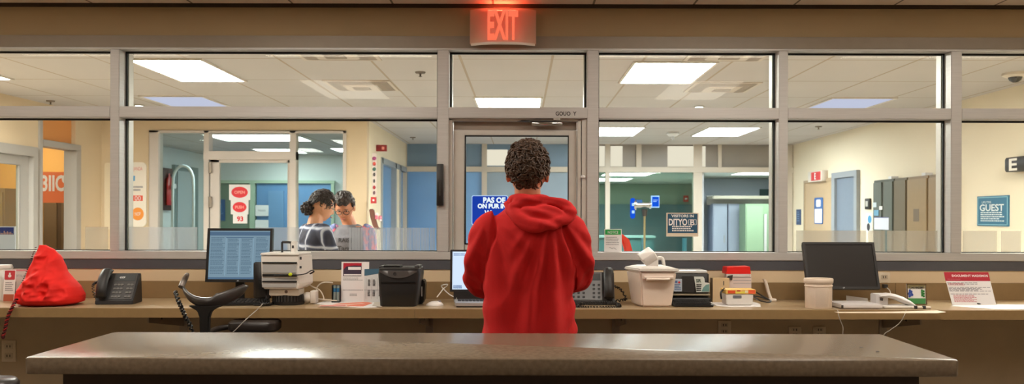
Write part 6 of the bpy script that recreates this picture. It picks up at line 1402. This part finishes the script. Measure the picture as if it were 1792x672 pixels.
    for s in (-1, 1): m = MB(); shoe(m, s*0.095, 0.03, -s*0.12); m.build('shoe', cfg['shoes'], T, smooth=60)
    return T, HM

DENIM = mat('dark_denim', (38, 44, 62), 0.8, var=0.1, vscale=60)
SHOE = mat('dark_shoe', (34, 32, 32), 0.6)
# ---- man at the desk in the red hoodie, seen from behind
HAIR1 = mat('dark_brown_curls', (70, 48, 32), 0.5, var=0.35, vscale=40, spec=0.4)
px0 = X(926, 3.55)
larm = [(-0.205, 0.03, 1.27), (-0.215, 0.10, 1.175), (-0.13, 0.33, 1.12)]
rarm = [(0.205, 0.03, 1.28), (0.205, 0.10, 1.195), (0.13, 0.33, 1.13)]
T, HM = person('person in a red hoodie with short dark curly hair, seen from behind at the desk', (px0, 3.57, 0), 0.0,
    dict(skin=SKIN1, head_z=1.628, head_xy=(-0.006, 0.015), sh_z=1.455, sh_w=0.19, larm=larm, rarm=rarm, curls=1500, hair=HAIR1, vol=0.013, nape=-0.78, front=0.40, r=0.0034, L=0.034, top=0.30, seed=3,
         trousers=DENIM, shoes=SHOE, pitch=0.0, yaw=-0.06, curl=0.5, voxel=0.006, hs=0.98))
REDH = mat('red_fleece', (198, 10, 12), 0.85, sheen=0.0, bump=0.55, bscale=650, var=0.06, vscale=300)
m = MB()
torso(m, [(0.84, 0.004, 0.0, 0.188, 0.135), (0.88, 0.004, 0, 0.200, 0.145), (0.97, 0.004, 0, 0.197, 0.143), (1.06, 0.002, 0, 0.190, 0.135), (1.15, 0.0, 0, 0.184, 0.128), (1.25, 0.0, 0, 0.186, 0.126), (1.34, 0.0, -0.005, 0.182, 0.124), (1.40, 0.0, -0.008, 0.172, 0.112), (1.445, 0.0, -0.008, 0.145, 0.095), (1.48, 0.0, 0.0, 0.100, 0.078), (1.515, 0.0, 0.005, 0.070, 0.068)])
for s, arm in ((-1, larm), (1, rarm)):
    a = [(s*0.120, -0.004, 1.415), (s*0.165, 0.0, 1.385), (s*0.192, 0.015, 1.30), (s*0.205, 0.05, 1.215), tuple(Vector(arm[1])+Vector((s*0.0, 0.0, -0.005))), tuple((Vector(arm[1])+Vector(arm[2]))/2+Vector((0, 0, -0.008))), tuple(Vector(arm[2])*1.0)]
    limb(m, a, [0.066, 0.074, 0.070, 0.062, 0.062, 0.054, 0.042], 20, n=26)
def sm(a, b, x): t = max(0, min(1, (x-a)/(b-a))); return t*t*(3-2*t)
def folds(c, n_):
    x, y, z = c; d = 0.0
    back = sm(0.2, -0.6, n_.y) if y < 0.03 else 0.0
    # drapes fan down from the right shoulder blade and from the left shoulder
    u = math.atan2(x-0.085, 1.52-z)*1.0; amp = sm(1.43, 1.25, z)*back
    d += 0.013*amp*math.sin(u*26+1.5*noise.noise(Vector((x*3, 0, z*3))))*sm(-0.11, 0.02, x)
    u2 = math.atan2(x+0.17, 1.46-z); d += 0.011*amp*math.sin(u2*15+0.6+1.2*noise.noise(Vector((x*4, 3, z*4))))*sm(0.08, -0.06, x)
    d += 0.016*back*noise.noise(Vector((x*7+3, y*3, z*3.4)))+0.010*back*(0.35-abs(noise.noise(Vector((x*10-z*3.5, 1.0, z*3.2+x*4)))))*sm(1.45, 1.3, z)+0.004*noise.noise(Vector((x*20, y*20, z*11)))
    d += 0.006*sm(0.15, 0.19, abs(x))*math.sin((z*1.0-abs(x)*1.6)*60+2*noise.noise(c*6))*sm(1.4, 1.2, z)*0.7
    # armhole seam
    e = abs(abs(x)-(0.142+0.03*sm(1.42, 1.25, z))); d -= 0.011*math.exp(-(e/0.007)**2)*sm(1.18, 1.3, z)
    return d
blob(m, 'hoodie', T, REDH, 0.006, 6, folds)
# hood bunched behind the neck
m = MB(); hp = []
for i in range(28):
    a = 2*PI*i/28; x = 0.048+0.118*math.cos(a); z = 1.463+0.052*math.sin(a)-0.10*(x-0.048)*0.25; y = -0.118+0.035*abs(math.cos(a))+0.030*math.sin(a)
    hp.append((x, y, z))
m.tube(hp, [0.024+0.007*math.sin(2*PI*i/28*3+1) for i in range(28)], 12, closed=True)
m.ell((0.045, -0.105, 1.445), 0.105, 0.030, 0.050)
col = [(0.075*math.cos(a), 0.0+0.078*math.sin(a), 1.512-0.012*math.sin(a)) for a in [2*PI*i/24 for i in range(24)]]
m.tube(col, 0.019, 10, closed=True)
m.loft([[(x-0.012, y0, z-0.03), (x+0.012, y0, z-0.03), (x+0.012, y0+0.03, z+0.01), (x-0.012, y0+0.03, z+0.01)] for x, y0, z in ((-0.085, -0.05, 1.50), (-0.055, -0.09, 1.49), (0.0, -0.11, 1.485), (0.05, -0.11, 1.49), (0.10, -0.08, 1.485), (0.13, -0.07, 1.47))])
limb(m, [(-0.092, -0.015, 1.498), (-0.080, -0.06, 1.475), (-0.045, -0.105, 1.452), (0.0, -0.125, 1.425), (0.05, -0.13, 1.412), (0.10, -0.125, 1.42), (0.145, -0.10, 1.45)], [0.016, 0.022, 0.024, 0.026, 0.026, 0.022, 0.018], n=20)
blob(m, 'hood', T, REDH, 0.005, 4, lambda c, n_: 0.005*noise.noise(Vector((c.x*14, c.y*10, c.z*34)))+0.004*math.sin(c.z*150+c.x*40+2*noise.noise(c*12))*0.6)
MB().tube([(0.060*math.cos(a), 0.0+0.060*math.sin(a)-0.002, 1.516-0.01*math.sin(a)) for a in [2*PI*i/24 for i in range(24)]], 0.004, 6, closed=True).build('shirt_collar', mat('pale_collar', (214, 190, 180), 0.8), T, smooth=True)

# ---- two members of staff beyond the glass
def glasses(HM, T):
    g = MB(HM)
    for s in (-1, 1): g.tube([(s*0.033+0.024*math.cos(2*PI*i/18), 0.100, -0.004+0.019*math.sin(2*PI*i/18)) for i in range(18)], 0.0028, 6, closed=True); g.tube([(s*0.057, 0.098, 0.0), (s*0.074, 0.05, 0.002), (s*0.082, 0.0, 0.004)], 0.0016, 6)
    g.tube([(-0.010, 0.101, 0), (0, 0.104, 0.002), (0.010, 0.101, 0)], 0.0016, 6); g.build('glasses', mat('dark_glasses', (30, 22, 20), 0.3), T, smooth=True)
def top(T, m_, sh, larm, rarm, sleeve, length=0.86, extra=None, scale=1.0):
    m = MB(); torso(m, [(length, 0, 0, 0.170, 0.118), (0.96, 0, 0, 0.178, 0.122), (1.10, 0, 0, 0.160, 0.112), (1.26, 0, 0, 0.170, 0.118), (sh-0.08, 0, -0.003, 0.165, 0.105), (sh-0.03, 0, -0.003, 0.135, 0.085), (sh+0.015, 0, 0.0, 0.075, 0.062)])
    for s, arm in ((-1, larm), (1, rarm)):
        a = [(s*0.115, 0, sh-0.045), (s*0.150, 0, sh-0.065), tuple((Vector((s*0.16, 0, sh-0.09))+Vector(arm[0]))/2)]
        rs = [0.060, 0.064, 0.058]
        if sleeve > 0: a += [arm[0]]; rs += [0.056]
        if sleeve > 1: a += [tuple((Vector(arm[0])*0.35+Vector(arm[-1])*0.65))]; rs += [0.044]
        limb(m, a, rs, 18, n=18)
    return blob(m, 'top', T, m_, 0.008, 4, lambda c, n_: 0.006*noise.noise(c*11)+0.004*noise.noise(c*24))
def pattern_mat(name, base, cols, kind, scale):
    m = bpy.data.materials.new(name); m.use_nodes = True; nt = m.node_tree; b = nt.nodes['Principled BSDF']; b.inputs['Roughness'].default_value = 0.85
    tc = nt.nodes.new('ShaderNodeTexCoord'); mp = nt.nodes.new('ShaderNodeMapping'); mp.inputs['Scale'].default_value = scale; nt.links.new(tc.outputs['Object'], mp.inputs[0])
    if kind == 'blobs':
        t = nt.nodes.new('ShaderNodeTexVoronoi'); t.inputs['Scale'].default_value = 1; nt.links.new(mp.outputs[0], t.inputs['Vector']); out = t.outputs['Color']
        s = nt.nodes.new('ShaderNodeSeparateColor'); nt.links.new(out, s.inputs[0]); fac = s.outputs[0]
    else:
        w1 = nt.nodes.new('ShaderNodeTexWave'); w1.bands_direction = 'Z'; w1.inputs['Scale'].default_value = 1; w1.inputs['Distortion'].default_value = 3.0; nt.links.new(mp.outputs[0], w1.inputs['Vector'])
        w2 = nt.nodes.new('ShaderNodeTexWave'); w2.bands_direction = 'X'; w2.inputs['Scale'].default_value = 0.9; w2.inputs['Distortion'].default_value = 2.5; nt.links.new(mp.outputs[0], w2.inputs['Vector'])
        mx = nt.nodes.new('ShaderNodeMath'); mx.operation = 'MAXIMUM'; nt.links.new(w1.outputs['Fac'], mx.inputs[0]); nt.links.new(w2.outputs['Fac'], mx.inputs[1]); fac = mx.outputs[0]
    r = nt.nodes.new('ShaderNodeValToRGB'); e = r.color_ramp.elements; e[0].color = lin(base); e[0].position = 0.0; e[1].position = 1.0; e[1].color = lin(cols[-1])
    for i, c in enumerate(cols[:-1]): q = e.new((i+1)/(len(cols)+0.0)*0.8 if kind == 'blobs' else (0.6, 0.78, 0.93)[i]); q.color = lin(c)
    if kind == 'blobs': r.color_ramp.interpolation = 'CONSTANT'
    nt.links.new(fac, r.inputs[0]); nt.links.new(r.outputs[0], b.inputs['Base Color']); return m
PLAID = pattern_mat('dark_plaid', (34, 36, 54), [(32, 34, 50), (40, 42, 60), (60, 64, 86), (170, 172, 184)], 'plaid', (2.6, 2.6, 2.2))
HAIR2 = mat('black_brown_hair', (40, 26, 22), 0.45, var=0.3, vscale=50)
SKIN2 = mat('tan_skin', (196, 140, 108), 0.5, sss=0.1); SKIN3 = mat('brown_skin', (186, 124, 92), 0.5, sss=0.1)
Dw = 6.75
larm = [(-0.185, 0.05, 1.12), (-0.12, 0.26, 1.09)]; rarm = [(0.185, 0.06, 1.12), (0.10, 0.28, 1.13)]
T, HM = person('person with a dark curly bun and plaid dark shirt, turned toward the colleague', (X(552, Dw), Dw, 0), -0.85,
    dict(skin=SKIN2, head_z=1.518, head_xy=(0.0, 0.055), sh_z=1.375, sh_w=0.17, larm=larm, rarm=rarm, curls=900, hair=HAIR2, vol=0.013, nape=-0.35, front=0.5, r=0.0034, L=0.04, seed=8, bun=(0.0, -0.108, -0.035, 0.042),
         trousers=DENIM, shoes=SHOE, pitch=0.22, yaw=-0.15, lhand=(0.3, 0, -1), rhand=(-0.3, 0, -1)))
top(T, PLAID, 1.375, larm, rarm, 1, 0.86)
MB(HM).tube([(0.030, 0.098, -0.004), (0.055, 0.09, 0.0), (0.076, 0.05, 0.002), (0.082, 0.0, 0.004)], 0.002, 6).build('glasses_temple', mat('dark_glasses', (30, 22, 20), 0.3), T, smooth=True)
Dm = 7.4
larm = [(-0.19, 0.05, 1.10), (-0.08, 0.28, 1.12)]; rarm = [(0.19, 0.04, 1.10), (0.07, 0.28, 1.10)]
TEE = mat('grey_printed_tee', (108, 106, 112), 0.85, var=0.12, vscale=40)
T, HM = person('person in glasses and grey printed tee looking down, facing the window', (X(613, Dm), Dm, 0), PI-0.12,
    dict(skin=SKIN3, head_z=1.518, head_xy=(0.03, 0.07), sh_z=1.36, sh_w=0.185, larm=larm, rarm=rarm, curls=350, hair=HAIR2, vol=0.014, nape=-0.35, front=0.42, r=0.0032, L=0.02, top=0.5, seed=5,
         trousers=DENIM, shoes=SHOE, pitch=0.42, yaw=0.15))
FLORAL = pattern_mat('floral_sleeves', (96, 104, 150), [(214, 110, 130), (120, 130, 170), (226, 170, 180)], 'blobs', (38, 38, 38))
tp = top(T, TEE, 1.36, larm, rarm, 0, 0.86)
m = MB()
for s, arm in ((-1, larm), (1, rarm)): limb(m, [(s*0.105, 0, 1.325), (s*0.150, 0, 1.30), (s*0.175, 0.02, 1.22), arm[0]], [0.062, 0.070, 0.066, 0.062], 18, n=16)
blob(m, 'sleeves', T, FLORAL, 0.008, 3, lambda c, n_: 0.004*noise.noise(c*20))
glasses(HM, T)
m = MB(); m.text('RAISE', 0.05, 0, 0, 0, bold=0.001); m.text('Tacos', 0.06, 0, -0.07, 0, bold=0.001); m.text('LYONS', 0.04, 0, -0.13, 0, bold=0.001)
for v in m.v: v.x, v.y, v.z = -v.x, 0.126, v.z+1.24
m.build('shirt_print', INK, T)
